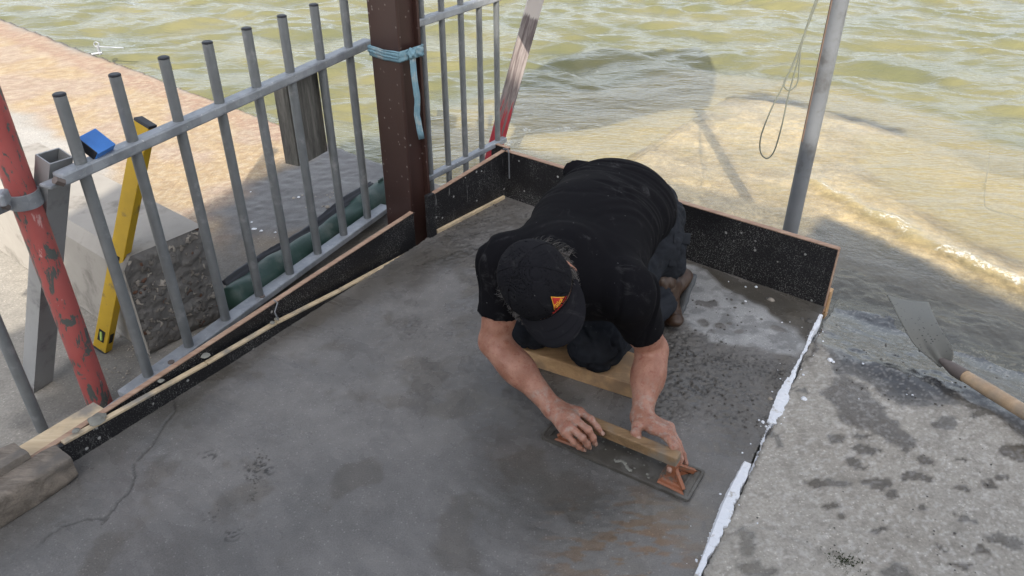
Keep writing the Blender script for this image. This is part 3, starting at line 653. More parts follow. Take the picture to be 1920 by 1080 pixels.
# small black sheet behind the corner
cs = G(925, 300, .20); cb = BB0 - BBd * .045
board('corner_form_board', Vector((BB0.x - BBd.x * .10, BB0.y - BBd.y * .10, 0)) + BBn * .022, Vector((BB0.x, BB0.y, 0)) + BBn * .022 - BBd * .002, BBn, .016, .232, .232, -.03, 'short black plywood offcut sticking out behind the far corner', M['ply_edge'], 'black form boards around the slab')
RBd = (RB1 - RB0).normalized(); RBn = Vector((-RBd.y, RBd.x, 0))
mid = board('middle_form_board', RB0, RB1 - RBd * .002, RBn, .018, .180, .228, -.03, 'black plywood form board between the brown post and the far corner', M['ply_edge'], 'black form boards around the slab')
bt = MB().add(*beam_between(RB0 - RBn * .008 + Vector((0, 0, .006)), RB1 - RBn * .008 - RBd * .02 + Vector((0, 0, .006)), .013, .016, bev=.002)).build('corner_batten', M['cream'])
tag(bt, 'thin pale batten along the foot of the board right of the brown post', 'batten')
# twisted tie wire at the corner
tw = MB().add(*tube_vf([BB0 + Vector((-.010, -.002, .236)), BB0 + Vector((.010, -.014, .240)), BB0 + Vector((.016, -.018, .225)), BB0 + Vector((.018, -.020, .10))], .003, 6)).build('tie_wire', M['pole'])
tag(tw, 'bent grey tie wire hooked over the far corner of the boards', 'wire')
# the left side: tall outer board, low inner board with a pale top edge
OBa = LBd * 0 + LB0; off = LBn * .034
o0 = LBa + off; o1 = LB1 + off + LBd * .01
def on_outer(px, py): return V(px, py, LB0 + off, LB1 + off)
pA, pB = on_outer(205, 768), on_outer(775, 398)
tA = (pA - LB0).dot(LBd); tB = (pB - LB0).dot(LBd); slope = (pB.z - pA.z) / (tB - tA)
tL = (o0 - LB0).dot(LBd); tR = (o1 - LB0).dot(LBd)
t0c = tA - .32
st = LB0 + off + LBd * t0c
board('outer_form_board', st, LB0 + off + LBd * tB, LBn, .018, pA.z + slope * (t0c - tA), pB.z, -.05, 'long black speckled form board running along the foot of the left railing', M['ply_edge'], 'black form boards around the slab')
# raised right stretch of that board, face nearer the slab
def on_in(px, py): return V(px, py, LB0, LB1)
PI_ = [(-5, 988 - 78), (120, 832), (390, 682), (520, 606), (640, 545), (700, 512), (768, 476)]
pts = [on_in(*p) for p in PI_]
inner = empty('inner_form_board', (pts[2].x, pts[2].y, -.03), 'low black speckled form board capped by a pale strip, beside the wet slab', 'formwork board', 'black form boards around the slab')
a0 = pts[1] - LBd * .9; lo = []
chain = [Vector((a0.x, a0.y, pts[1].z))] + pts[1:]
mb = MB(); k = LBn * .016
for i in range(len(chain) - 1):
    p, q = chain[i], chain[i + 1]; zb = -.06
    v = [Vector((p.x, p.y, zb)), Vector((q.x, q.y, zb)), q - Vector((0, 0, .004)), p - Vector((0, 0, .004))]; v += [w_ + k for w_ in v]
    mb.add(v, [(0, 1, 2, 3), (7, 6, 5, 4), (2, 6, 7, 3)])
mb.build('panel', M['ply'], inner)
for i in range(1, len(chain) - 1):
    p, q = chain[i], chain[i + 1]; dd = (q - p).normalized()
    if i in (1, 2, 3): q = q - dd * .003
    mb = MB().add(*beam_between(p + LBn * .008 + Vector((0, 0, -.001)), q + LBn * .008 + Vector((0, 0, -.001)), .0185, .008, bev=.0015)); mb.build('batten', M['cream'], inner)
# mortar splashed over the boards' edges
mb = MB()
def blob(mb, c, r, sq=.5, n=7, seed=0):
    rr = random.Random(seed); c = Vector(c); v = []; f = []
    rings = [(0.05, 1), (.6, .8), (1, .35), (1.05, 0)]
    for q, (a_, b_) in enumerate(rings):
        for i in range(n):
            an = 6.283 * i / n + q * .3; rad = r * a_ * (.75 + .5 * rr.random()); v.append(c + Vector((math.cos(an) * rad, math.sin(an) * rad, r * sq * b_ * (.8 + .4 * rr.random()))))
    for q in range(3):
        for i in range(n): j = (i + 1) % n; f.append((q * n + i, q * n + j, (q + 1) * n + j, (q + 1) * n + i)[::-1])
    f.append(tuple(range(n))[::-1][::-1]); mb.add(v, f)
sp_ = [(on_in(183, 790) + LBn * .01, .022), (on_in(193, 786) + LBn * .02, .018), (on_in(145, 808) + LBn * .006, .010), (on_in(390, 668) + LBn * .012, .013), (on_in(305, 715) + LBn * .008, .009), (on_in(522, 598) + LBn * .008, .009), (on_in(655, 536) + LBn * .008, .009), (on_in(510, 604), .009)]
for i, (p, r) in enumerate(sp_): blob(mb, p - Vector((0, 0, .002)), r, .35, 8, i)
mo = mb.build('mortar_splashes', M['mortar'], None, True); tag(mo, 'grey mortar splashes on the pale strip of the low board', 'mortar', None, 'stuff')
wv = on_in(517, 572) + LBn * .002
ty = MB().add(*tube_vf([on_outer(513, 563) + Vector((0, 0, .002)), on_outer(516, 566) - LBn * .012, on_in(520, 590) + LBn * .012 + Vector((0, 0, .006)), on_in(522, 600)], .0025, 6)).build('board_tie', M['pole'])
tag(ty, 'thin grey tie wire between the tall and the low left boards', 'wire')

# ------------------------------------------------------------------ left railing
FA, FB = Vector((-1.168, 1.974, 0)), Vector((-.634, 3.070, 0)); FD = (FB - FA).normalized(); FN = Vector((-FD.y, FD.x, 0)); STEP = (FB - FA).length / 7
rail = empty('left_railing', (FA.x, FA.y, -.04), 'galvanised steel railing with capped vertical bars left of the brown post', 'railing')
def bar_obj(name, p, z0, z1, parent, r=.0165, cap=True):
    b_ = sm_tube(name, [(p.x, p.y, z0), (p.x, p.y, z1)], r, M['bars'], parent, 14)
    if cap:
        MB().add(*tube_vf([(p.x, p.y, z1), (p.x, p.y, z1 + .004), (p.x, p.y, z1 + .0065)], [r * 1.03, r * 1.03, r * .8], 14)).build('end_cap', M['cap_dark'], b_)
    return b_
for i in range(8):
    p = FA + FD * STEP * i; bar_obj('bar', p, .012, .932 + i * .002, rail)
zr = .727
MB().add(*beam_between(FA - FD * .075 + Vector((0, 0, zr)), FB + FD * .13 + Vector((0, 0, zr + .012)), .046, .034, bev=.006)).build('top_rail', M['galv'], rail)
br0 = FA - FD * .10; br1 = FB + FD * .14
bm_ = MB().add(*beam_between(br0 + Vector((0, 0, .0)), br1 + Vector((0, 0, .0)), .056, .024, bev=.004)); bmo = bm_.build('bottom_rail', M['galv'], rail)
for t_ in (.18, .62): 
    p = br0 + FD * t_ + FN * -.016; MB().add(*tube_vf([(p.x, p.y, .011), (p.x, p.y, .015)], .011, 8)).build('bolt', M['rust'], bmo)
foot = MB().add(*box_vf((br0.x - FD.x * .02, br0.y - FD.y * .02, -.035), FD * .06, FN * .03, (0, 0, .02), .003)).build('foot_bracket', M['galv'], rail)
# bolt bracket at the rail's near end
bp = FA - FD * .085 + Vector((0, 0, zr - .004)); brk = MB()
brk.add(*box_vf(bp - FD * .01, FD * .022, FN * .022, Vector((0, 0, .004)), .001)); bro = brk.build('end_plate', M['galv'], rail)
MB().add(*tube_vf([bp - FN * .03 + Vector((0, 0, .004)), bp - FN * .03 + Vector((0, 0, .02)) - FD * .02], .011, 6)).build('bolt_head', M['rust'], bro)
# the next panel, left of the red tube
r2 = empty('near_railing', (-1.6, 1.55, -.06), 'end of a second galvanised railing, one bar left of the red tube', 'railing')
gb = G(80, 806, -.06); bar_obj('bar', gb, -.06, .93, r2)
q0 = G(-60, 402, .66); 
ra = FA - FD * .155; ra = Vector((ra.x, ra.y, .70)); rb = gb + Vector((-.06, -.28, .74)) ; rb2 = gb + (gb - ra).normalized() * .0
dirn = Vector((gb.x - ra.x, gb.y - ra.y, 0)).normalized()
MB().add(*beam_between(Vector((ra.x, ra.y, .715)) + dirn * .06, Vector((gb.x, gb.y, .69)) + dirn * .5, .046, .034, bev=.006)).build('top_rail', M['galv'], r2)

# red scaffold tube with clamp
rp = G(188, 757, -.06); rt = empty('scaffold_tube', (rp.x, rp.y, -.07), 'thick upright scaffold tube with chipped red paint', 'scaffold tube')
sm_tube('tube', [(rp.x, rp.y, -.07), (rp.x, rp.y, 1.7)], .0365, M['red'], rt, 24)
cl = empty('pipe_clamp', (rp.x, rp.y, .69), 'grey steel clamp band around the red tube', 'clamp')
cv = []; mb = MB()
for s_ in range(24):
    pass
def ring(mb, c, r0, r1, h, n=28, tilt=Vector((0, 0, 0))):
    v = []; f = []
    for i in range(n):
        a = 6.283185 * i / n; d = Vector((math.cos(a), math.sin(a), 0)); dz = d.dot(tilt)
        for r_, z_ in ((r0, -h), (r1, -h), (r1, h), (r0, h)): v.append(Vector(c) + d * r_ + Vector((0, 0, z_ + dz)))
    for i in range(n):
        j = (i + 1) % n
        for k in range(4): k2 = (k + 1) % 4; f.append((i * 4 + k, i * 4 + k2, j * 4 + k2, j * 4 + k))
    mb.add(v, f)
ring(mb, (rp.x, rp.y, .668), .0375, .0425, .021); autosmooth(mb.build('band', M['galv'], cl))
for sg in (-1, 1):
    d = Vector((FD.x, FD.y, 0)) * sg; c_ = Vector((rp.x, rp.y, .672)) + d * .062
    e_ = MB().add(*box_vf(c_, d * .026, Vector((-d.y, d.x, 0)) * .005, (0, 0, .019), .002)).build('lug', M['galv'], cl)
    MB().add(*tube_vf([c_ + Vector((d.y, -d.x, 0)) * .024, c_ - Vector((d.y, -d.x, 0)) * .024], .008, 6)).build('bolt', M['rust'], e_)

# ------------------------------------------------------------------ concrete block with exposed aggregate end
g0 = G(285, 668, -.075); g1 = G(432, 592, -.075); ed = (g1 - g0).normalized(); ld_ = Vector((-ed.y, ed.x, 0)); wd_ = (g1 - g0).length; ht = .385; LBL = 1.25
blk = empty('concrete_block', (g0.x - .5, g0.y + .4, -.075), 'large cast concrete block behind the left railing with pebbly broken end', 'concrete block')
bm = bmesh.new(); L_ = [(0, 0), (wd_, 0), (wd_, LBL), (0, LBL)]
NX, NZ = 22, 26
def P3(u, t_, z_): q = g0 + ed * u + ld_ * t_; return Vector((q.x, q.y, -.075 + z_))
body = MB(); ch = .03
sec = [(0, 0), (0, ht - ch * 1.4), (ch * 1.1, ht), (wd_ - ch * .6, ht), (wd_, ht - ch), (wd_, 0)]
v = [P3(u, .012, z_) for u, z_ in sec] + [P3(u, LBL, z_) for u, z_ in sec]; n = len(sec)
body.add(v, [tuple(range(n, 2 * n))] + [(i, i + 1, i + 1 + n, i + n) for i in range(n - 1)])
body.build('body', M['block'], blk)
us = np.linspace(0, 1, 60); zs_ = np.linspace(0, 1, 60); U, Z_ = np.meshgrid(us, zs_)
ecc = np.minimum(np.minimum(U, 1 - U) * wd_, np.minimum(Z_, 1 - Z_ * 1.0) * ht)
inset = .018 * np.exp(-ecc / .02) ; nz = (fbm(U * wd_, Z_ * ht, 30, 4, 91) - .5) * .022 + (fbm(U * wd_, Z_ * ht, 90, 2, 92) - .5) * .008
uu = U * wd_; zz_ = Z_ * ht; lim = np.where(uu < ch * 1.1, ht - ch * 1.4 * (1 - uu / (ch * 1.1)), np.where(uu > wd_ - ch * .6, ht - ch * (uu - wd_ + ch * .6) / (ch * .6), ht)); zz_ = Z_ * lim
tt = .006 + inset - nz - .004
tt[:, 0] = .014; tt[:, -1] = .014; tt[-1, :] = .014
vv = np.array([[*(g0 + ed * a + ld_ * b)[:2], -.075 + c_] for a, b, c_ in zip(uu.ravel(), tt.ravel(), zz_.ravel())])
i = (np.arange(59)[:, None] * 60 + np.arange(59)[None, :]).ravel()
mesh('broken_end', vv, np.stack([i, i + 1, i + 61, i + 60], 1), M['agg'], blk, True)

# square aluminium tube, spirit level, blue block
def leaning(px0, py0, z0, pxt, pyt, back, extra=0.0):
    a = G(px0, py0, z0); pl0 = FA + FN * back; pl1 = FB + FN * back; b = V(pxt, pyt, pl0, pl1); return a, b + (b - a).normalized() * extra
a, b = leaning(70, 722, -.075, 102, 292, .055)
d = (b - a).normalized(); wv = FD; wv = (wv - d * wv.dot(d)).normalized(); tv = d.cross(wv); W_, T_ = .036, .026
sq = empty('box_section_straightedge', a, 'hollow square aluminium straightedge leaning on the railing by the red tube', 'straightedge')
mb = MB()
def prism_ring(w_, t_, p): return [p + wv * i * w_ + tv * j * t_ for i, j in ((-1, -1), (1, -1), (1, 1), (-1, 1))]
v = prism_ring(W_, T_, a) + prism_ring(W_, T_, b) + prism_ring(W_ - .004, T_ - .004, b) + prism_ring(W_ - .004, T_ - .004, b - d * .25)
f = []
for k in range(3):
    for i in range(4): j = (i + 1) % 4; f.append((k * 4 + i, k * 4 + j, k * 4 + 4 + j, k * 4 + 4 + i))
f += [(12, 13, 14, 15), (3, 2, 1, 0)]
mb.add(v, f).build('tube', M['alu'], sq)
a, b = leaning(192, 652, -.07, 272, 232, .075)
d = (b - a).normalized(); wv = (FD - d * FD.dot(d)).normalized(); tv = d.cross(wv)
lv = empty('spirit_level', a, 'yellow spirit level leaning against the railing behind its bars', 'spirit level')
MB().add(*box_vf((a + b) / 2, d * ((b - a).length / 2), wv * .015, tv * .029, .002)).build('body', M['yellow'], lv)
MB().add(*box_vf(b + d * .004, d * .005, wv * .0165, tv * .0305, .002)).build('end_cap', M['cap_dark'], lv)
MB().add(*box_vf(a - d * .002, d * .004, wv * .0160, tv * .030, .001)).build('end_cap', M['cap_dark'], lv)
for fr_ in (.07, .43):
    c_ = a.lerp(b, fr_) - wv * 0
    # window cut shown as a dark recess with its vial, on the face towards the slab and on the side
    for fc, nn in ((tv, 1), (tv, -1)):
        vo = MB().add(*box_vf(c_ + wv * .0 + fc * .0293 * nn * .0 + wv * (.0152 * nn), d * .024, tv * .014, wv * .0006)).build('vial_window', M['dark'], lv)
        MB().add(*tube_vf([c_ + wv * (.0162 * nn) - (d + tv * .25).normalized() * .016, c_ + wv * (.0162 * nn) + (d + tv * .25).normalized() * .016], .0045, 8)).build('vial', M['vial'], vo)
MB().add(*box_vf(a.lerp(b, .07) - tv * 0 + tv * .0293, d * .020, wv * .008, tv * .0006)).build('vial_window', M['dark'], lv)
MB().add(*box_vf(a.lerp(b, .07) - tv * .0293, d * .020, wv * .008, tv * .0006)).build('vial_window', M['dark'], lv)
fb = V(186, 276, FA, FB); bc = Vector((fb.x, fb.y, zr + .045)) + FN * .012
bl = empty('blue_box', (bc.x, bc.y, zr + .017), 'small blue plastic box balanced on the top rail', 'box')
yaw = Matrix.Rotation(math.radians(12), 3, 'Z'); ax_ = yaw @ FD
upx = (Vector((0, 0, 1)) * .55 - FN * .0 + yaw @ FN * -.83).normalized(); sd = ax_.normalized(); nn = sd.cross(upx).normalized()
upx = (Vector((0, 0, .62)) + (yaw @ FN) * .78).normalized(); nn = sd.cross(upx).normalized()
MB().add(*box_vf(bc, sd * .036, upx * .034, nn * .014, .002)).build('case', M['blue'], bl)
MB().add(*box_vf(bc - sd * .0365, sd * .0015, upx * .030, nn * .0142, .001)).build('side', M['cap_dark'], bl)

# weathered board hung behind the bars
wa = V(538, 165, FA + FN * .03, FB + FN * .03); wb = V(604, 135, FA + FN * .03, FB + FN * .03); wl = V(560, 322, FA + FN * .03, FB + FN * .03); 
wu = Vector((0, 0, 1)); hgt = .27; wc = V(572, 222, FA + FN * .045, FB + FN * .045)
wr = empty('weathered_board', (wc.x, wc.y, wc.z - .15), 'grey weathered wooden board hanging behind the railing bars under the top rail', 'board')
MB().add(*box_vf(wc + FN * .0 + FD * .014 , FD * .080, FN * .010, Vector((0, 0, .165)), .002)).build('face_plank', M['greywood'], wr)
MB().add(*box_vf(wc - FD * .071 + FN * .028, FD * .009, FN * .032, Vector((0, 0, .165)), .002)).build('side_plank', M['greywood'], wr)

# ------------------------------------------------------------------ brown steel post with cloth strap
pc = Vector((-.419, 2.924, 0)); pl = Vector((-.545, 3.055, 0)); pd = (pl - pc); pw = pd.length; pd.normalize(); pn = Vector((-pd.y, pd.x, 0)); 
if pn.y < 0: pn = -pn
post = empty('steel_post', (pc.x + pd.x * .09, pc.y + pd.y * .09, -.08), 'thick brown steel column between the two railings', 'post')
zt_ = 1.32; cz = (zt_ - .08) / 2; hz = (zt_ + .08) / 2; dep = .105
f1 = pc + pd * pw / 2 + pn * .006
MB().add(*box_vf((f1.x, f1.y, cz), pd * pw / 2, pn * .006, (0, 0, hz), .0015)).build('front_flange', M['brown'], post)
f2 = f1 + pn * (dep - .012); MB().add(*box_vf((f2.x, f2.y, cz), pd * pw / 2, pn * .006, (0, 0, hz), .0015)).build('rear_flange', M['brown'], post)
f3 = f1 + pn * (dep - .012) / 2 - pd * pw * .34; MB().add(*box_vf((f3.x, f3.y, cz), pd * .006, pn * (dep / 2 - .0125), (0, 0, hz))).build('web', M['brown'], post)
fi = MB().add(*box_vf((RB0.x - .012, RB0.y - .026, .085), RBd * .020, RBn * .010, (0, 0, .108), .002)).build('filler_board', M['ply'])
tag(fi, 'small upright black filler board at the foot of the brown post', 'formwork board', 'black form boards around the slab')
stp = empty('cloth_strap', (f1.x, f1.y, .78), 'pale blue cloth strap knotted round the brown post with one tail hanging', 'strap')
def strip(path, wvec, th, name, mat, parent, crumple=.002, seed=0, sub=1):
    P = []; rr = random.Random(seed)
    for i in range(len(path) - 1):
        for k in range(4): P.append(Vector(path[i]).lerp(Vector(path[i + 1]), k / 4))
    P.append(Vector(path[-1])); W = [Vector(wvec[i]) if isinstance(wvec, list) else Vector(wvec) for i in range(len(P))] if not isinstance(wvec, list) else [Vector(wvec[min(len(wvec) - 1, i // 4)]) for i in range(len(P))]
    v = []; f = []; K = 6
    for i, p in enumerate(P):
        d_ = (P[min(i + 1, len(P) - 1)] - P[max(0, i - 1)]).normalized(); w_ = W[i]; nn_ = d_.cross(w_.normalized())
        for k in range(K + 1):
            u = k / K * 2 - 1; v.append(p + w_ * u * (1 + .12 * (rr.random() - .5)) + nn_ * (crumple * (math.sin(k * 2.1 + i * .35 + seed) + rr.random() * .6)))
    n_ = len(P); m2 = K + 1
    for i in range(n_ - 1):
        for k in range(K): f.append((i * m2 + k, i * m2 + k + 1, (i + 1) * m2 + k + 1, (i + 1) * m2 + k))
    o_ = mesh(name, v, f, mat, parent, True); sm_ = o_.modifiers.new('thickness', 'SOLIDIFY'); sm_.thickness = th; sm_.offset = 0; return o_
zs1 = V(690, 92, pl - pn * .004, pc - pn * .004).z; cr = []
qa, qb, qc = pl + pd * .006, pc - pd * .006, pc - pd * .006 + pn * dep; qd = pl + pd * .006 + pn * dep
zl = zs1 - .002; zrr = V(765, 78, pc, pc + pn * .1).z
loop = [(qa.x - pn.x * .005, qa.y - pn.y * .005, zl), (f1.x - pn.x * .012, f1.y - pn.y * .012, zl + .002), (qb.x - pn.x * .006, qb.y - pn.y * .006, zl + .012), (qc.x - pd.x * .004, qc.y - pd.y * .004, zl + .02), (qd.x, qd.y + .005, zl + .01), (qa.x - pn.x * .005, qa.y - pn.y * .005, zl)]
strip(loop, (0, 0, .020), .003, 'band', M['strap'], stp, .0022, 3)
strip([(p[0] * 1.0 - pn.x * .004, p[1] - pn.y * .004, p[2] + .008) for p in loop[:3]], (0, .0, .013), .003, 'upper_fold', M['strap'], stp, .003, 5)
kn = Vector(qb) + pn * .045 - pd * .012; kz = zl + .018
bmk = bmesh.new(); bmesh.ops.create_icosphere(bmk, subdivisions=3, radius=.017)
for v_ in bmk.verts: v_.co = Vector((v_.co.x * 1.0, v_.co.y * .9, v_.co.z * 1.2)) * (1 + .25 * math.sin(v_.co.x * 300) * math.sin(v_.co.z * 260 + 1)) + Vector((kn.x, kn.y, kz))
mesh('knot', [v_.co for v_ in bmk.verts], [[v_.index for v_ in f_.verts] for f_ in bmk.faces], M['strap'], stp, True); bmk.free()
strip([(kn.x, kn.y, kz - .005), (kn.x + .004, kn.y - .008, kz - .09), (kn.x + .010, kn.y - .006, kz - .17), (kn.x + .004, kn.y - .005, kz - .235), (kn.x + .016, kn.y - .004, kz - .335)], (.011, .003, .001), .003, 'tail', M['strap'], stp, .0015, 7)
strip([(kn.x, kn.y, kz), (kn.x + .022, kn.y + .002, kz + .012), (kn.x + .040, kn.y + .006, kz + .004)], (.002, 0, .017), .003, 'short_tail', M['strap'], stp, .002, 9)

# ------------------------------------------------------------------ right railing
ra_, rb_ = Vector((-.345, 3.070, 0)), Vector((-.066, 3.402, 0)); rd = (rb_ - ra_).normalized()
rr_ = empty('right_railing', (ra_.x, ra_.y, .12), 'galvanised railing over the water right of the brown post', 'railing')
for i in range(5):
    p = ra_.lerp(rb_, i / 4); o_ = sm_tube('bar', [(p.x, p.y, .118 + .012 * i), (p.x, p.y, 1.06)], .0125, M['bars'], rr_, 12)
MB().add(*beam_between(ra_ - rd * .10 + Vector((0, 0, .847)), rb_ + rd * .10 + Vector((0, 0, .872)), .034, .03, bev=.005)).build('top_rail', M['galv'], rr_)
MB().add(*beam_between(ra_ - rd * .10 + Vector((0, 0, .205)), rb_ + rd * .05 + Vector((0, 0, .228)), .030, .024, bev=.004)).build('bottom_rail', M['galv'], rr_)

# leaning red and white pole, cord pole with flag
lb = V(917, 318, (0, 3.56, 0), (1, 3.56, 0)); lt = V(1004, 0, (0, 3.60, 0), (1, 3.60, 0)); dl = (lt - lb); lt2 = lb + dl * 1.25; lb2 = lb - dl.normalized() * .12
dl.normalize(); sx = Vector((0, 1, 0)).cross(dl).normalized(); v, f = box_vf((0, 0, 0), (.035, 0, 0), (0, .020, 0), (0, 0, .5), .003)
lp = bpy.data.objects.new('leaning_pole', bpy.data.meshes.new('leaning_pole')); Ln = (lt2 - lb2).length
lp.data.from_pydata([(p[0], p[1], (p[2] + .5) * Ln) for p in v], [], f); lp.data.materials.append(M['lean']); link(lp); lp.location = lb2
lp.rotation_euler = Matrix((sx, dl.cross(sx), dl)).transposed().to_euler()
tag(lp, 'worn red and white timber pole leaning over the far corner', 'pole')
cp = G(1482, 437, -.02); cp = Vector((1.200, 2.985, -.14))
fpz = empty('flagpole', cp, 'grey steel pole standing in the wash behind the long form board', 'pole')
sm_tube('shaft', [cp, (cp.x, cp.y, 2.62)], .0325, M['pole'], fpz, 24)
MB().add(*box_vf((cp.x - .0325, cp.y - .004, 1.6), (.0012, 0, 0), (0, .006, 0), (0, 0, 1.2))).build('seam', M['pole_strip'], fpz)  # narrow brown strip down one side of the pole
# flag overhead: its shadow lies on the water
def fl(px, py): g = G(px, py, WZ); return g
NXF, NZF = 40, 24; fv = []; 
OUT = pix_poly([(985, 258), (1085, 240), (1180, 222), (1330, 200), (1345, 120), (1310, 84), (1180, 92), (1040, 100), (960, 150), (930, 215)], WZ)
ctr = OUT.mean(0); FY = cp.y - .02
rim = []
for x_, y_ in OUT: rim.append((x_, WZ + (y_ - FY) * TANE))
rim = np.array(rim); cx_, cz_ = rim.mean(0)
# densify outline, wavy cloth
dens = []
for i in range(len(rim)):
    a_, b_ = rim[i], rim[(i + 1) % len(rim)]
    for k in range(5): dens.append(a_ + (b_ - a_) * k / 5)
dens = np.array(dens); fv = []; ff = []; RR = 8
for q in range(RR + 1):
    for x_, z_ in dens:
        X_ = cx_ + (x_ - cx_) * q / RR; Z2 = cz_ + (z_ - cz_) * q / RR; fv.append((X_, FY + .05 * math.sin(X_ * 6 + Z2 * 1.3) , Z2))
nd = len(dens)
for q in range(RR):
    for i in range(nd): j = (i + 1) % nd; ff.append((q * nd + i, q * nd + j, (q + 1) * nd + j, (q + 1) * nd + i))
fo = mesh('flag', fv, ff, M['flag'], None, True); tag(fo, 'pale flag flying from the grey pole above the man', 'flag'); sm_ = fo.modifiers.new('thickness', 'SOLIDIFY'); sm_.thickness = .003
RY = 2.93
def rp_(px, py): return V(px, py, (0, RY, 0), (1, RY, 0))
def spline(P, n=8):
    out = []
    for i in range(len(P) - 1):
        p0, p1, p2, p3 = P[max(i - 1, 0)], P[i], P[i + 1], P[min(i + 2, len(P) - 1)]
        for k in range(n):
            t_ = k / n; out.append(.5 * ((2 * p1) + (p2 - p0) * t_ + (2 * p0 - 5 * p1 + 4 * p2 - p3) * t_ ** 2 + (3 * p1 - p0 - 3 * p2 + p3) * t_ ** 3))
    out.append(P[-1]); return out
tp = Vector((cp.x - .04, cp.y - .04, 1.25))
rope = MB()
rope.add(*tube_vf(spline([tp, rp_(1528, 5), rp_(1506, 70), rp_(1478, 140), rp_(1446, 205), rp_(1427, 255), rp_(1426, 285), rp_(1438, 297), rp_(1452, 282), rp_(1466, 235), rp_(1478, 180), rp_(1497, 110), rp_(1516, 40), tp]), .0028, 6))
rope.add(*tube_vf(spline([tp, rp_(1524, 20), rp_(1504, 80), rp_(1486, 125), rp_(1471, 152), rp_(1473, 166), rp_(1484, 168), rp_(1496, 152), rp_(1500, 110), rp_(1512, 55), tp + Vector((.01, 0, 0))]), .0028, 6))
ro = rope.build('hanging_cord', M['rope'], None, True); tag(ro, 'thin grey cord hanging in two loops beside the grey pole', 'cord')
sub = [G(x_, y_, -.2) for x_, y_ in [(1858, 270), (1853, 310), (1847, 350), (1846, 378), (1850, 390), (1880, 400), (1925, 412)]]
so_ = MB().add(*tube_vf(spline(sub), .0045, 5)).build('submerged_rope', M['cap_dark'], None, True); tag(so_, 'dark rope lying under the shallow water at the right', 'rope')

# ------------------------------------------------------------------ green tarpaulin roll under the railing
gp = [V(x_, y_, FA + FN * .085, FB + FN * .085) for x_, y_ in [(432, 570), (520, 528), (600, 470), (680, 430), (735, 388)]]
gp = [Vector((p.x, p.y, -.012 + .003 * i)) for i, p in enumerate(gp)]
gp = spline(gp, 14); rr2 = random.Random(4)
v, f = tube_vf(gp, [.056 + .008 * math.sin(i * .16) + .0015 * math.sin(i * .61) - (.03 if i in (0, len(gp) - 1) else 0) for i in range(len(gp))], 22)
v = [Vector(p) + Vector((0, 0, 0)) + (Vector((0, 0, 1)) * .020 * (vn(np.array([p[0] * 9]), np.array([p[1] * 9]), np.array([p[2] * 40]), 3)[0] - .5)) for p in v]
tr_ = empty('tarpaulin_roll', gp[0] + Vector((0, 0, -.06)), 'rolled green tarpaulin lying behind the bottom rail of the left railing', 'tarpaulin')
mesh('roll', v, f, M['green'], tr_, True)
strip([p + FN * .045 + Vector((0, 0, .045 + .01 * math.sin(i * .8))) for i, p in enumerate(gp[3:-4:4])], tuple(FN * .018 + Vector((0, 0, .012))), .003, 'dark_flap', M['cap_dark'], tr_, .004, 2)
for s_, (x_, y_) in enumerate([(715, 345), (708, 380)]):
    c_ = V(x_, y_, FA + FN * .12, FB + FN * .12); pass
gx = V(716, 372, FA + FN * .10, FB + FN * .10)
strip([gx + Vector((0, 0, .10)) + FD * .005, gx + Vector((0, 0, .03)) - FD * .008, gx - Vector((0, 0, .03)) + FD * .01, gx - Vector((0, 0, .08)) - FD * .01], tuple(FD * .022), .003, 'loose_end', M['green'], tr_, .006, 12)

# ------------------------------------------------------------------ timbers at the bottom left
pa, pb = G(62, 836, .045), G(188, 760, .045)
pdv = (pb - pa).normalized(); pnv = Vector((-pdv.y, pdv.x, 0))
px_ = MB().add(*box_vf((pa + pb) / 2 + pdv * -.03 - Vector((0, 0, .03)), pdv * ((pb - pa).length / 2 + .03), pnv * .036, (0, 0, .028), .003)).build('pale_timber_offcut', M['cream'])
tag(px_, 'new pale timber offcut lying across the board end by the red tube', 'timber')
def old_timber(pxe, pye, ze, L, hw, hh, lab, seed, dr=None, grp=None):
    e_ = G(pxe, pye, ze); d_ = dr or LBd; n_ = Vector((-d_.y, d_.x, 0)); K = 26; S = 36; v = []; f = []
    for i in range(K + 1):
        t_ = i / K; taper = 1 - .10 * max(0, (t_ - .95) / .05) ** 2
        for k in range(S):
            a = 6.2832 * k / S; cx2, sx2 = math.cos(a), math.sin(a); q = (abs(cx2) ** 12 + abs(sx2) ** 12) ** (-1 / 12)
            rad = 1 + .08 * (vn(np.array([cx2 * 2.2 + 5]), np.array([sx2 * 2.2 + seed]), np.array([t_ * 4]), 9)[0] - .5) * 2 + .05 * (vn(np.array([cx2 * 8]), np.array([sx2 * 8]), np.array([t_ * 12 + seed]), 19)[0] - .5) * 2
            c_ = e_ - d_ * (L * (1 - t_)) - Vector((0, 0, hh)); v.append(c_ + n_ * (hw * q * cx2 * rad * taper) + Vector((0, 0, hh * q * sx2 * rad * taper)))
    for i in range(K):
        for k in range(S): k2 = (k + 1) % S; f.append((i * S + k, i * S + k2, (i + 1) * S + k2, (i + 1) * S + k))
    f.append(tuple(range(S))); f.append(tuple(K * S + k for k in reversed(range(S))))
    o_ = mesh('weathered_timber', v, f, M['oldwood'], None, True); autosmooth(o_, 50); tag(o_, lab, 'timber', grp)
old_timber(116, 842, .085, .95, .043, .044, 'weathered timber baulk lying nearest the wet slab at the lower left', 3)
old_timber(38, 836, .10, .9, .05, .05, 'weathered timber baulk lying behind the pair, its end by the pale offcut', 8)

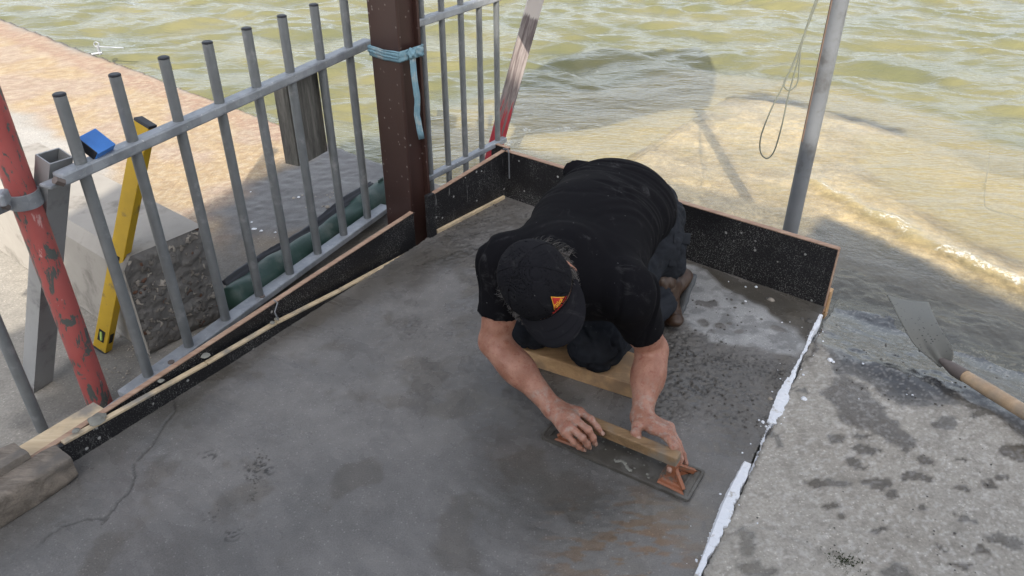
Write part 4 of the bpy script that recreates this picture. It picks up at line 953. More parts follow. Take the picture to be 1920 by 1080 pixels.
# ------------------------------------------------------------------ white foam strips along the slab's right edge, crumbs
def foam_strip(name, pl_, wdt, zt, label, seed, lip=.0):
    P = [G(x_, y_, zt) for x_, y_ in pl_]; P = spline(P, 12); v = []; f = []; rr = random.Random(seed)
    for i, p in enumerate(P):
        d_ = (P[min(i + 1, len(P) - 1)] - P[max(0, i - 1)]).normalized(); n_ = Vector((d_.y, -d_.x, 0))
        jl = .004 * (rr.random() - .5) + .010 * (vn(np.array([i * .33]), np.array([seed * 3.]))[0] - .5); wv_ = wdt(i / len(P)); j2 = .003 * (rr.random() - .5); zl_ = .003 * (rr.random() - .5)
        v += [p + n_ * (-wv_ / 2 + jl) + Vector((0, 0, zl_)), p + n_ * (wv_ / 2 * .2) + Vector((0, 0, .001 + zl_)), p + n_ * (wv_ / 2 + j2) + Vector((0, 0, -lip + zl_)), p + n_ * (wv_ / 2 - .002) - Vector((0, 0, .06 + lip)), p + n_ * (-wv_ / 2 + .001) - Vector((0, 0, .05))]
    m2 = 5
    for i in range(len(P) - 1):
        for k in range(m2): k2 = (k + 1) % m2; f.append((i * m2 + k, i * m2 + k2, (i + 1) * m2 + k2, (i + 1) * m2 + k))
    f.append(tuple(range(m2))); f.append(tuple((len(P) - 1) * m2 + k for k in reversed(range(m2))))
    o_ = mesh(name, v, f, M['foam_poly'], None, False); tag(o_, label, 'foam strip', 'white foam strips in the joint'); return o_
foam_strip('foam_strip', [(1540, 590), (1524, 622), (1510, 655), (1492, 690), (1484, 710)], lambda t_: .011 + .003 * math.sin(t_ * 9), .004, 'thin white foam strip from the form board end down the joint', 1)
foam_strip('foam_strip', [(1482, 708), (1470, 735), (1462, 758), (1449, 785), (1442, 792)], lambda t_: .016 + .018 * math.sin(min(1, t_ * 1.1) * 3.14) , .006, 'broad white foam wedge in the middle of the joint', 2)
foam_strip('foam_strip', [(1441, 796), (1433, 822), (1424, 850)], lambda t_: .010 + .006 * math.sin(t_ * 14), -.004, 'short crumbling foam piece below the broad wedge in the joint', 3)
foam_strip('foam_strip', [(1422, 855), (1415, 872), (1406, 892)], lambda t_: .011, -.010, 'sunken bit of foam beside the top of the long lower strip', 4)
foam_strip('foam_strip', [(1398, 866), (1378, 905), (1362, 940), (1351, 968), (1338, 1000), (1322, 1038), (1300, 1088)], lambda t_: .016 + .030 * math.sin(min(1, .15 + t_ * 1.0) * 3.0), .010, 'long white foam strip standing proud at the lower end of the joint', 5, .030)
mb = MB(); rr = random.Random(9)
for (x_, y_, r) in [(1556, 675, .010), (1507, 748, .011), (1562, 679, .006), (1506, 703, .005), (1398, 538, .004), (1418, 538, .006), (1398, 565, .005), (1430, 791, .006), (1423, 788, .004), (1436, 800, .005), (1543, 640, .004), (1618, 682, .004), (1280, 508, .003), (1366, 528, .003), (1466, 605, .004), (1481, 604, .003), (1700, 740, .003), (1711, 741, .004), (1610, 748, .003), (1785, 717, .003), (525, 417, .0), (478, 430, .0)]:
    if r: g = G(x_, y_, .0); blob(mb, g, r * .9, .8, 6, int(x_))
for (x_, y_, r) in [(477, 430, .011), (598, 430, .009), (490, 433, .008), (516, 436, .006), (596, 416, .006), (560, 370, .008), (472, 417, .006), (470, 360, .005)]: blob(mb, G(x_, y_, -.072), r, .6, 6, int(x_ + y_))
for k in range(60):
    t_ = rr.random(); p = SR0.lerp(SR1, t_) + SRn * rr.gauss(0, .03); blob(mb, (p.x, p.y, .0), .0012 + rr.random() * .0022, .8, 5, k)
cr_ = mb.build('foam_crumbs', M['foam_poly'], None, True); tag(cr_, 'white foam crumbs scattered beside the joint and on the quay', 'crumbs', None, 'stuff')
# mortar crumbs, grit and pebbles
mb = MB(); rr = random.Random(21)
def scatter(poly, cnt, r0, r1, z_, mb=mb, sq=.7):
    P = pix_poly(poly, z_); lo_, hi_ = P.min(0), P.max(0); k = 0
    while k < cnt:
        x_ = lo_[0] + rr.random() * (hi_[0] - lo_[0]); y_ = lo_[1] + rr.random() * (hi_[1] - lo_[1])
        if poly_sd(np.array([x_]), np.array([y_]), P)[0] < 0: blob(mb, (x_, y_, z_ - .0006), r0 + (r1 - r0) * rr.random() ** 3, sq, 5, k); k += 1
scatter([(1260, 600), (1480, 680), (1430, 830), (1290, 760), (1240, 660)], 330, .0012, .005, .001)
scatter([(800, 450), (940, 375), (960, 390), (880, 520), (860, 480)], 160, .0012, .005, .001)
for px_c, py_c, rc, nc in ((372, 870, 26, 60), (340, 845, 14, 14), (487, 862, 16, 40), (478, 900, 14, 34), (472, 935, 8, 14), (400, 965, 22, 16), (640, 520, 30, 20), (560, 480, 30, 16)):
    for _ in range(nc):
        q = G(px_c + rr.gauss(0, rc * .5), py_c + rr.gauss(0, rc * .5), 0); blob(mb, (q.x, q.y, .0), .0008 + .0022 * rr.random() ** 2, .45, 5, _)
scatter([(1270, 490), (1540, 590), (1500, 680), (1280, 600)], 70, .0015, .006, .001)
scatter([(1545, 600), (1900, 700), (1850, 800), (1560, 720)], 130, .001, .005, .0)
scatter([(1400, 900), (1900, 800), (1900, 1080), (1340, 1080)], 150, .0008, .003, .001)
for (x_, y_, r) in [(1518, 603, .014), (1503, 598, .009), (1440, 560, .008), (1378, 577, .006), (1465, 700, .007), (1790, 1000, .004)]: blob(mb, G(x_, y_, 0), r, .5, 7, int(x_))
mc = mb.build('mortar_crumbs', M['crumb'], None, True); tag(mc, 'dark mortar crumbs scattered over the slab and old paving', 'crumbs', None, 'stuff')
mb = MB()
scatter([(430, 420), (500, 370), (640, 350), (700, 380), (560, 470), (470, 520)], 260, .002, .006, -.075, mb, .6)
scatter([(240, 590), (300, 660), (240, 720), (100, 790), (200, 680)], 160, .0015, .005, -.075, mb, .6)
gr = mb.build('gravel', M['stone'], None, True); tag(gr, 'loose grit and gravel on the quay behind the left railing', 'gravel', None, 'stuff')
for (x_, y_, r, z_, lab) in [(1446, 563, .012, .0, 'small brown pebble at the foot of the long form board'), (1444, 748, .0075, .0, 'small tan pebble beside the broad foam wedge'), (551, 372, .010, -.075, 'dark pebble on the quay left of the weathered board'), (567, 367, .008, -.075, 'small dark pebble nearest the weathered board foot'), (614, 388, .011, -.075, 'pale pebble on the wet quay behind the right bars'), (669, 387, .010, -.075, 'round pebble on the quay nearest the brown post')]:
    mb = MB(); blob(mb, G(x_, y_, z_), r, .75, 9, int(x_ * 3)); o_ = mb.build('pebble', M['stone'], None, True); tag(o_, lab, 'pebble', 'loose pebbles')

# moss tuft
mb = MB(); g = G(1578, 1058, .002); rr = random.Random(2)
for k in range(420):
    a = rr.random() * 6.28; r = abs(rr.gauss(0, .026)); p = g + Vector((math.cos(a) * r * 1.1, math.sin(a) * r * .8, 0)); h_ = .003 + .006 * rr.random(); b = rr.random() * 6.28; t_ = Vector((math.cos(b), math.sin(b), 0)) * .002
    q = p + Vector(((rr.random() - .5) * .008, (rr.random() - .5) * .008, h_)); n = len(mb.v); mb.v += [tuple(p - t_), tuple(p + t_), tuple(q)]; mb.f.append((n, n + 1, n + 2))
mo = mb.build('moss', M['moss']); tag(mo, 'dark green moss tuft in the old paving at the bottom', 'moss', None, 'stuff')

# eyebolt and rod on the quay edge
hb = G(187, 100, -.06); hk = empty('mooring_eye', (hb.x, hb.y, -.07), 'small steel mooring eye with a rod at the quay edge', 'mooring eye')
sm_tube('stem', [(hb.x, hb.y, -.07), (hb.x, hb.y, .0)], .010, M['galv'], hk)
sm_tube('rod', [(hb.x - .02, hb.y + .0, -.01), (hb.x + .19, hb.y + .0, -.02)], .005, M['galv'], hk)
sm_tube('eye', [Vector((hb.x - .005 + .018 * math.cos(a), hb.y, .005 + .018 * math.sin(a))) for a in np.linspace(0, 6.283, 16)], .005, M['galv'], hk)
sm_tube('base_bolt', [(hb.x - .05, hb.y - .02, -.06), (hb.x + .02, hb.y, -.055)], .009, M['galv'], hk)

# ------------------------------------------------------------------ shovel
sh = empty('shovel', (1.42, 2.03, 0), 'square-mouthed shovel caked with mortar, lying by the water', 'shovel')
sa, sb_ = V(1812, 703, (0, 1.975, 0), (1, 1.975, 0)), None
A_ = G(1806, 703, .035); B_ = G(1925, 775, .055); hd = (B_ - A_).normalized()
sm_tube('handle', [A_ - hd * .005, A_ + hd * .08, B_ + hd * .25, B_ + hd * .85], [.0185, .0215, .021, .020], M['ashwood'], sh, 18)
nk = G(1764, 675, .018)
sm_tube('socket', [A_ + hd * .006, A_ - hd * .03, A_.lerp(nk, .65), nk], [.0215, .021, .016, .009], M['rust'], sh, 16)
tl, trr = G(1663, 553, .075), G(1741, 566, .035); sl_, sr_ = G(1742, 668, .020), G(1790, 660, .055)
nv = []; K1, K2 = 24, 18
for i in range(K1 + 1):
    t_ = i / K1
    for k in range(K2 + 1):
        u = k / K2
        le = [tl, G(1690, 605, .055), G(1716, 648, .022), G(1757, 682, .012)]; ri = [trr, G(1760, 610, .062), G(1787, 655, .060), G(1782, 684, .018)]
        def bz(P, t_):
            x3 = t_ * 3; j = min(2, int(x3)); ff_ = x3 - j; p0, p1, p2, p3 = P[max(j - 1, 0)], P[j], P[j + 1], P[min(j + 2, 3)]
            return .5 * ((2 * p1) + (p2 - p0) * ff_ + (2 * p0 - 5 * p1 + 4 * p2 - p3) * ff_ ** 2 + (3 * p1 - p0 - 3 * p2 + p3) * ff_ ** 3)
        p = bz(le, t_).lerp(bz(ri, t_), u); dip = 4 * u * (1 - u); p = p - Vector((0, 0, .016 * dip * (.4 + .6 * t_)))
        rdg = math.exp(-((u - .5) / .10) ** 2) * ss(.35, .75, np.array(t_)); p = p + Vector((0, 0, .010 * float(rdg))); nv.append(p)
m2 = K2 + 1; nf = [(i * m2 + k, i * m2 + k + 1, (i + 1) * m2 + k + 1, (i + 1) * m2 + k) for i in range(K1) for k in range(K2)]
bo = mesh('blade', nv, nf, M['shovel'], sh, True); s2_ = bo.modifiers.new('t', 'SOLIDIFY'); s2_.thickness = .0025; s2_.offset = 0

# ------------------------------------------------------------------ kneeling plank
k0, k1 = G(952, 672, 0), G(1187, 748, 0); kd = (k1 - k0).normalized(); kn_ = Vector((-kd.y, kd.x, 0)); KT = .056; KW = .155
kp = empty('kneeling_plank', (k0 + k1) / 2, 'thick pine plank lying on the slab under the kneeling man', 'plank')
c_ = (k0 + k1) / 2 - kd * .03 + kn_ * KW / 2 + Vector((0, 0, KT / 2 - .001)); KL = (k1 - k0).length / 2 + .03
MB().add(*box_vf(c_, kd * KL, kn_ * KW / 2, (0, 0, KT / 2), .004)).build('timber', M['pine'], kp)

# ------------------------------------------------------------------ plastering float
f0, f1_ = G(1010, 822, 0), G(1290, 943, 0); fd_ = (f1_ - f0).normalized(); fw = Vector((-fd_.y, fd_.x, 0)); FL, FW = (f1_ - f0).length, .126
def fp(s_, t_, z_): q = f0 + fd_ * s_ + fw * t_; return Vector((q.x, q.y, z_))
flt = empty('plastering_float', fp(FL / 2, FW / 2, 0), 'long worn plastering float with a wooden handle under both hands', 'float')
mb = MB(); ol = [(0.0, .010), (.010, 0), (FL - .004, 0), (FL, .004), (FL, FW - .004), (FL - .004, FW), (.012, FW), (0, FW - .012)]
zz_ = [0.001, .010]; v = [fp(a_, b_, zq) for zq in zz_ for a_, b_ in ol]; n = 8
il = [(a_ + (.007 if a_ < FL / 2 else -.007), b_ + (.007 if b_ < FW / 2 else -.007)) for a_, b_ in ol]
v += [fp(a_, b_, .011) for a_, b_ in il] + [fp(a_ + (.002 if a_ < FL / 2 else -.002), b_ + (.002 if b_ < FW / 2 else -.002), .008) for a_, b_ in il]
f = [tuple(reversed(range(n)))]
for r_ in range(3):
    for i in range(n): j = (i + 1) % n; f.append((r_ * n + i, r_ * n + j, (r_ + 1) * n + j, (r_ + 1) * n + i))
f.append(tuple(3 * n + i for i in range(n)))
mb.add(v, f).build('blade', M['blade'], flt)
for i_, (a_, b_) in enumerate([(.026, .02), (FL - .03, .02)]):
    MB().add(*beam_between(fp(a_, .02, .0085), fp(a_, FW - .02, .0085), .006, .003, bev=.001)).build('rib', M['blade'], flt)
MB().add(*beam_between(fp(.085, FW / 2, .073), fp(.400, FW / 2, .073), .034, .034, bev=.004)).build('handle', M['handlewood'], flt)
def bracket(sx_, sg):
    mb = MB()
    mb.add(*box_vf(fp(sx_, FW / 2, .036), fd_ * .014, fw * .017, Vector((0, 0, .024)), .002))
    # triangular foot: pointed toward the blade's corner ends
    tri = [(-.025 * sg, -.047), (.055 * sg, -.052), (.012 * sg, 0), (.055 * sg, .052), (-.025 * sg, .047), (-.03 * sg, 0)]
    for zb_, zt2, sc in ((.0085, .0135, 1), (.0135, .0185, .72)):
        v = [fp(sx_ + a_ * sc, FW / 2 + b_ * sc, zb_) for a_, b_ in tri] + [fp(sx_ + a_ * sc * .92, FW / 2 + b_ * sc * .92, zt2) for a_, b_ in tri]
        fs_ = [tuple(range(6, 12)), tuple(reversed(range(6)))] + [(i, (i + 1) % 6, (i + 1) % 6 + 6, i + 6) for i in range(6)]
        if sg < 0: fs_ = [tuple(reversed(q)) for q in fs_]
        mb.add(v, fs_)
    mb.add(*beam_between(fp(sx_, FW / 2, .05), fp(sx_ + .048 * sg, FW / 2 - .040, .014), .010, .014, bev=.001))
    mb.add(*beam_between(fp(sx_, FW / 2, .05), fp(sx_ + .048 * sg, FW / 2 + .040, .014), .010, .014, bev=.001))
    return mb.build('bracket', M['copper'], flt)
bracket(.100, -1); bracket(.388, 1)
mb = MB()
for k in range(26):
    t_ = k / 25; q = fp(.235 + .05 * t_, .028 + .010 * math.sin(t_ * 5) , .0085); blob(mb, q, .004 + .002 * rr.random(), .6, 6, k)
for k in range(22): blob(mb, fp(.15 + .28 * rr.random(), .02 + .09 * rr.random(), .008), .002 + .003 * rr.random(), .5, 5, k + 60)
o_ = mb.build('mortar_lumps', M['mortar'], flt, True); o_['kind'] = 'stuff'
# ------------------------------------------------------------------ the kneeling man
t1 = time.time()
class SDF:
    def __init__(s, lo, hi, h):
        s.lo = np.array(lo, float); s.h = h; s.n = np.ceil((np.array(hi) - s.lo) / h).astype(int) + 1; s.F = np.full(s.n, .5, np.float32)
    def sub(s, lo, hi):
        a = np.maximum(0, np.floor((np.array(lo) - s.lo) / s.h).astype(int)); b = np.minimum(s.n, np.ceil((np.array(hi) - s.lo) / s.h).astype(int) + 2)
        sl = tuple(slice(i, j) for i, j in zip(a, b))
        ax = [((np.arange(i, j) * s.h) + l).astype(np.float32) for i, j, l in zip(a, b, s.lo)]
        return sl, ax[0][:, None, None], ax[1][None, :, None], ax[2][None, None, :]
    def add(s, prim, k=.02, op='u'):
        fn, lo, hi = prim; pad = k + 4 * s.h; sl, X, Y, Z = s.sub(np.array(lo) - pad, np.array(hi) + pad)
        if 0 in s.F[sl].shape: return s
        d = fn(X, Y, Z)
        if op == 'u': s.F[sl] = smin(s.F[sl], d, k)
        elif op == 'min': s.F[sl] = np.minimum(s.F[sl], d)
        else: s.F[sl] = np.maximum(s.F[sl], -d) if k <= 0 else -smin(-s.F[sl], d, k)
        return s
    def mesh(s):
        F_ = s.F; ins = F_ < 0; n = s.n
        c = np.zeros(n - 1, np.uint8)
        for i in (0, 1):
            for j in (0, 1):
                for k in (0, 1): c += ins[i:n[0] - 1 + i, j:n[1] - 1 + j, k:n[2] - 1 + k]
        act = np.argwhere((c > 0) & (c < 8)); idx = np.full(n - 1, -1, np.int64); idx[tuple(act.T)] = np.arange(len(act))
        P = np.zeros((len(act), 3)); W = np.zeros(len(act)); cor = {}
        for i in (0, 1):
            for j in (0, 1):
                for k in (0, 1): cor[i, j, k] = F_[act[:, 0] + i, act[:, 1] + j, act[:, 2] + k].astype(float)
        for a in cor:
            for ax in range(3):
                if a[ax] == 0:
                    b = list(a); b[ax] = 1; b = tuple(b); f0_, f1 = cor[a], cor[b]; m = (f0_ < 0) != (f1 < 0); t_ = np.where(m, f0_ / np.where(m, f0_ - f1, 1), 0)
                    q = np.array(a, float)[None, :].repeat(len(act), 0); q[:, ax] += t_; P[m] += q[m]; W += m
        v = s.lo + (act + P / W[:, None]) * s.h; faces = []
        for ax in range(3):
            u, w_ = (ax + 1) % 3, (ax + 2) % 3
            sl0 = [slice(1, n[q] - 1) for q in range(3)]; sl0[ax] = slice(0, n[ax] - 1); sl1 = list(sl0); sl1[ax] = slice(1, n[ax])
            m = ins[tuple(sl0)] != ins[tuple(sl1)]; e_ = np.argwhere(m); 
            off_ = np.ones(3, int); off_[ax] = 0; e_ = e_ + off_
            inside0 = ins[tuple(e_.T)]
            def cell(du, dw): q = e_.copy(); q[:, u] -= du; q[:, w_] -= dw; return idx[tuple(q.T)]
            A, B, C_, D_ = cell(1, 1), cell(0, 1), cell(0, 0), cell(1, 0)
            f_ = np.stack([A, B, C_, D_], 1); f_[~inside0] = f_[~inside0][:, ::-1]; faces.append(f_)
        return v, np.concatenate(faces)
def smin(a, b, k):
    if k <= 0: return np.minimum(a, b)
    h = np.maximum(k - np.abs(a - b), 0) / k; return np.minimum(a, b) - h * h * k * .25
def cone(a, b, ra, rb):
    a = np.array(a, float); b = np.array(b, float); ba = b - a; L2 = ba @ ba + 1e-9; r = max(ra, rb)
    def fn(X, Y, Z):
        t_ = np.clip(((X - a[0]) * ba[0] + (Y - a[1]) * ba[1] + (Z - a[2]) * ba[2]) / L2, 0, 1)
        return np.sqrt((X - a[0] - ba[0] * t_) ** 2 + (Y - a[1] - ba[1] * t_) ** 2 + (Z - a[2] - ba[2] * t_) ** 2) - (ra + (rb - ra) * t_)
    return fn, np.minimum(a, b) - r, np.maximum(a, b) + r
def ell(c, ax, rad):
    """ellipsoid with axes ax (three unit vectors) and radii rad"""
    c = np.array(c, float); A = np.array([np.array(v_, float) / np.linalg.norm(v_) for v_ in ax]); r = np.array(rad, float); R_ = r.max()
    def fn(X, Y, Z):
        q = [(X - c[0]) * A[i][0] + (Y - c[1]) * A[i][1] + (Z - c[2]) * A[i][2] for i in range(3)]
        k0 = np.sqrt(sum((q[i] / r[i]) ** 2 for i in range(3))); k1 = np.sqrt(sum((q[i] / r[i] ** 2) ** 2 for i in range(3))) + 1e-9
        return k0 * (k0 - 1) / k1
    return fn, c - R_, c + R_
def gn(px, py, z): return np.array(G(px, py, z))
def unit(v_): v_ = np.array(v_, float); return v_ / np.linalg.norm(v_)
def displace(v, f, amt_fn):
    """push vertices along their normals by amt_fn(points, normals)"""
    p = v[f]; fnm = np.cross(p[:, 2] - p[:, 0], p[:, 3] - p[:, 1]); nrm = np.zeros_like(v)
    for k in range(4): np.add.at(nrm, f[:, k], fnm)
    nrm /= np.linalg.norm(nrm, axis=1)[:, None] + 1e-12
    return v + nrm * amt_fn(v, nrm)[:, None]
def smooth_mesh(v, f, it=2, lam=.5):
    e_ = np.concatenate([f[:, [0, 1]], f[:, [1, 2]], f[:, [2, 3]], f[:, [3, 0]]]); cnt = np.zeros(len(v)); np.add.at(cnt, e_[:, 0], 1); np.add.at(cnt, e_[:, 1], 1)
    for _ in range(it):
        s_ = np.zeros_like(v); 
        for q in range(3): s_[:, q] = np.bincount(e_[:, 0], v[e_[:, 1], q], len(v)) + np.bincount(e_[:, 1], v[e_[:, 0], q], len(v))
        v = v + lam * (s_ / np.maximum(cnt, 1)[:, None] - v)
    return v

# joints (metres)
ShR, ShL = gn(948, 492, .44), gn(1178, 548, .44)            # man's right is at the picture's left
ElR, ElL = gn(927, 640, .20), gn(1222, 655, .195)
WrR, WrL = gn(1038, 766, .088), gn(1203, 783, .092)
NeckB = (ShR + ShL) / 2 + np.array([.0, .01, .035])
Hip = gn(1172, 405, .33); sid = unit([.91, -.40, 0]); HipL, HipR = Hip + sid * .095, Hip - sid * .095
KnL, KnR = gn(1118, 640, .135), gn(1000, 598, .14)
AnL, AnR = gn(1248, 555, .10), np.array(gn(1250, 550, .10)) - sid * .27 + np.array([.02, .10, 0])
HeadC = gn(1010, 531, .515)
crown = unit([-.46, -.52, .70]); face = np.array([.36, -.83, -.40]); face = unit(face - crown * (face @ crown)); side = np.cross(crown, face); side = side if side[0] > 0 else -side
ax_t = unit(Hip - (ShR + ShL) / 2); up_t = unit(np.cross(sid, ax_t)); up_t = up_t if up_t[2] > 0 else -up_t; sd_t = unit(np.cross(ax_t, up_t)); sd_t = sd_t if sd_t[0] > 0 else -sd_t
man = empty('person', (float(Hip[0]), float(Hip[1]), 0), 'man in black t-shirt and cap kneeling on the plank with both hands on the float', 'person')

# --- body: arms, hands, neck, head and a slim trunk and legs inside the clothes, one surface
B = SDF((-.20, 1.40, .0), (.72, 2.75, .66), .0032)
Smid = (ShR + ShL) / 2
B.add(ell(Smid + ax_t * .10 - up_t * .0, (sd_t, ax_t, up_t), (.16, .20, .10)), .05)
B.add(ell(Hip - ax_t * .12, (sd_t, ax_t, up_t), (.14, .20, .10)), .05)
for sh_ in (ShR, ShL): B.add(cone(Smid + (sh_ - Smid) * .3, sh_, .075, .058), .05)
for hp, kn, an in ((HipR, KnR, AnR), (HipL, KnL, AnL)):
    B.add(cone(hp, kn, .07, .045), .04); B.add(cone(kn, an, .045, .03), .02)
def lerp(a, b, t_): return np.array(a) + (np.array(b) - np.array(a)) * t_
def arm(sh_, el, wr, bend):
    """upper arm and forearm with muscle bellies"""
    bend = unit(bend - unit(el - sh_) * (bend @ unit(el - sh_))); b2_ = unit(bend - unit(wr - el) * (bend @ unit(wr - el)))
    B.add(cone(sh_, el, .056, .044), .03)
    B.add(ell(lerp(sh_, el, .55) - bend * .010, (unit(el - sh_), unit(np.cross(el - sh_, bend)), bend), (.09, .050, .048)), .02)
    B.add(cone(el, lerp(el, wr, .45), .043, .045), .02); B.add(cone(lerp(el, wr, .4), wr, .0445, .028), .025)
    B.add(ell(lerp(el, wr, .26) + b2_ * .004, (unit(wr - el), unit(np.cross(wr - el, b2_)), b2_), (.082, .050, .044)), .02)
    B.add(ell(wr, ((1, 0, 0), (0, 1, 0), (0, 0, 1)), (.030, .029, .023)), .02)
    B.add(ell(el, (unit(wr - el), unit(np.cross(wr - el, b2_)), b2_), (.040, .043, .040)), .02)
arm(ShR, ElR, WrR, unit([-.5, .3, .4])); arm(ShL, ElL, WrL, unit([.5, .3, .4]))
def hand(wr, mcps, fingers, thumb, palmr=.0150, extra=(), base=None):
    """palm from the wrist to the knuckles, then five separate fingers, each a chain"""
    pts = [wr] + list(mcps) + [p for fg in fingers for p, r in fg] + [p for p, r in thumb]
    lo_, hi_ = np.min(pts, 0) - .04, np.max(pts, 0) + .04; sl, X, Y, Z = B.sub(lo_, hi_); base_f = B.F[sl].copy()
    for i, m in enumerate(mcps):
        w0 = wr + (m - wr) * .12 + (mcps[i] - np.mean(mcps, 0)) * .25
        base_f = smin(base_f, cone(w0, m, .0165, palmr * .92)[0](X, Y, Z), .016)
    for p, r in extra: base_f = smin(base_f, cone(p[0], p[1], r[0], r[1])[0](X, Y, Z), .014)
    res = base_f
    for ch in list(fingers) + [thumb]:
        d = None
        for (p0, r0), (p1, r1) in zip(ch[:-1], ch[1:]):
            q = cone(p0, p1, r0, r1)[0](X, Y, Z); d = q if d is None else smin(d, q, .003)
        for p_, r_ in ch[1:-1]:
            d = smin(d, cone(p_, p_ + 1e-4, r_ * 1.10, r_ * 1.10)[0](X, Y, Z), .004)
        res = np.minimum(res, smin(base_f, d, .009))
    B.F[sl] = res
# right hand (picture's left): curled over the handle's near end
m_i, m_m, m_r, m_p = gn(1087, 772, .108), gn(1078, 786, .112), gn(1069, 799, .106), gn(1060, 811, .094)
R_f = [[(m_i, .0112), (gn(1108, 786, .112), .0100), (gn(1120, 801, .100), .0088), (gn(1128, 812, .086), .0078)],
       [(m_m, .0114), (gn(1103, 806, .112), .0102), (gn(1112, 821, .088), .0090), (gn(1115, 831, .066), .0080)],
       [(m_r, .0108), (gn(1092, 821, .100), .0098), (gn(1101, 833, .074), .0087), (gn(1104, 838, .056), .0078)],
       [(m_p, .0098), (gn(1076, 829, .076), .0088), (gn(1086, 838, .058), .0080), (gn(1094, 843, .044), .0071)]]
R_t = [(lerp(WrR, m_i, .3) + np.array([0.004, .002, -.012]), .0135), (gn(1086, 782, .070), .0120), (gn(1106, 795, .056), .0105), (gn(1120, 806, .052), .0088)]
hand(WrR, [m_i, m_m, m_r, m_p], R_f, R_t, extra=[((lerp(WrR, m_m, .2), lerp(WrR, m_m, .85)), (.020, .017))])
# left hand (picture's right): thumb on top, fingers wrapped over the far end
n_i, n_m, n_r, n_p = gn(1229, 806, .106), gn(1243, 806, .102), gn(1252, 806, .094), gn(1256, 800, .082)
L_f = [[(n_i, .0115), (gn(1252, 822, .106), .0104), (gn(1262, 838, .090), .0092), (gn(1259, 854, .074), .0080)],
       [(n_m, .0113), (gn(1264, 838, .088), .0102), (gn(1265, 860, .062), .0092), (gn(1255, 880, .042), .0082)],
       [(n_r, .0106), (gn(1270, 838, .074), .0096), (gn(1276, 860, .050), .0086), (gn(1273, 876, .030), .0076)],
       [(n_p, .0096), (gn(1272, 830, .060), .0086), (gn(1281, 852, .036), .0078), (gn(1287, 870, .022), .0070)]]
L_t = [(gn(1208, 788, .088), .0170), (gn(1195, 799, .094), .0155), (gn(1192, 812, .090), .0138), (gn(1197, 822, .082), .0112)]
hand(WrL, [n_i, n_m, n_r, n_p], L_f, L_t, extra=[((lerp(WrL, n_i, .15), lerp(WrL, n_i, .8)), (.022, .018))])
# neck and head
B.add(cone(NeckB, HeadC - crown * .03 - face * .025, .056, .052), .04)
B.add(ell(HeadC + crown * .012 - face * .012, (side, face, crown), (.076, .094, .088)), .03)
B.add(ell(HeadC - crown * .055 + face * .030, (side, face, crown), (.064, .062, .062)), .03)          # jaw
B.add(ell(HeadC - crown * .105 + face * .062, (side, face, crown), (.022, .020, .018)), .02)          # chin
B.add(cone(HeadC - crown * .018 + face * .090, HeadC - crown * .052 + face * .112, .009, .013), .012)  # nose
B.add(ell(HeadC - crown * .076 + face * .088, (side, face, crown), (.024, .010, .006)), .008)          # lips
B.add(ell(HeadC - crown * .085 + face * .086, (side, face, crown), (.020, .009, .006)), .006)
for sg in (-1, 1):
    B.add(ell(HeadC - crown * .022 + face * .088 + side * .031 * sg, (side, face, crown), (.016, .010, .011)), .004, 'sub')
    B.add(ell(HeadC - crown * .023 + face * .079 + side * .031 * sg, (side, face, crown), (.0125, .0125, .0115)), .003)
    B.add(cone(HeadC - crown * .004 + face * .092 + side * .016 * sg, HeadC - crown * .004 + face * .080 + side * .046 * sg, .007, .006), .008)
    e0_ = HeadC - crown * .030 - face * .010 + side * .088 * sg
    B.add(ell(e0_, (unit(side * sg - face * .45), unit(face + side * sg * .45), unit(crown - face * .2)), (.008, .020, .034)), .008)
    B.add(ell(e0_ + side * .006 * sg + face * .003, (unit(side * sg - face * .45), unit(face + side * sg * .45), crown), (.006, .009, .018)), .003, 'sub')
v, f = B.mesh(); v = smooth_mesh(v, f, 2, .45)
tri = mesh('body', v, f, M['skin'], man, True)
hm = np.minimum(np.linalg.norm(v - (WrR + m_m) / 2, axis=1), np.linalg.norm(v - (WrL + n_i) / 2 - np.array([.02, -.01, 0]), axis=1)); attr_set(tri, 'hand', ss(.16, .07, hm))
print('body', len(v), round(time.time() - t1, 1))
# nails
def nail(ch, outv, ofs=.9):
    (p0, r0), (p1, r1) = ch[-2], ch[-1]; d = unit(p1 - p0); o_ = unit(np.array(outv) - d * (np.array(outv) @ d)); s_ = np.cross(d, o_); c_ = p1 + d * r1 * .15; vv = []; ff_ = []
    for i in range(6):
        for k in range(5):
            a = (k / 4 - .5) * 1.7; l = (i / 5 - .5) * r1 * 1.7; e_ = 1 - .35 * max(0, abs(i / 5 - .5) * 2 - .6) ** 1; rr_n = r1 * 1.035
            vv.append(c_ + d * l + (o_ * math.cos(a * e_) + s_ * math.sin(a * e_)) * rr_n * (1 - .25 * max(0, (i - 4)) ))
    for i in range(5):
        for k in range(4): ff_.append((i * 5 + k, i * 5 + k + 1, i * 5 + k + 6, i * 5 + k + 5))
    o2 = mesh('fingernail', vv, ff_, M['nail'], man, True); s3 = o2.modifiers.new('t', 'SOLIDIFY'); s3.thickness = .0008; s3.offset = 0
tc = np.array([0, -.843, .537])
for ch in R_f: nail(ch, tc * .8 + np.array([.4, -.1, .4]))
for ch in L_f[:3]: nail(ch, tc * .6 + np.array([.55, -.3, .1]))
nail(L_t, tc + np.array([-.1, 0, .3]))

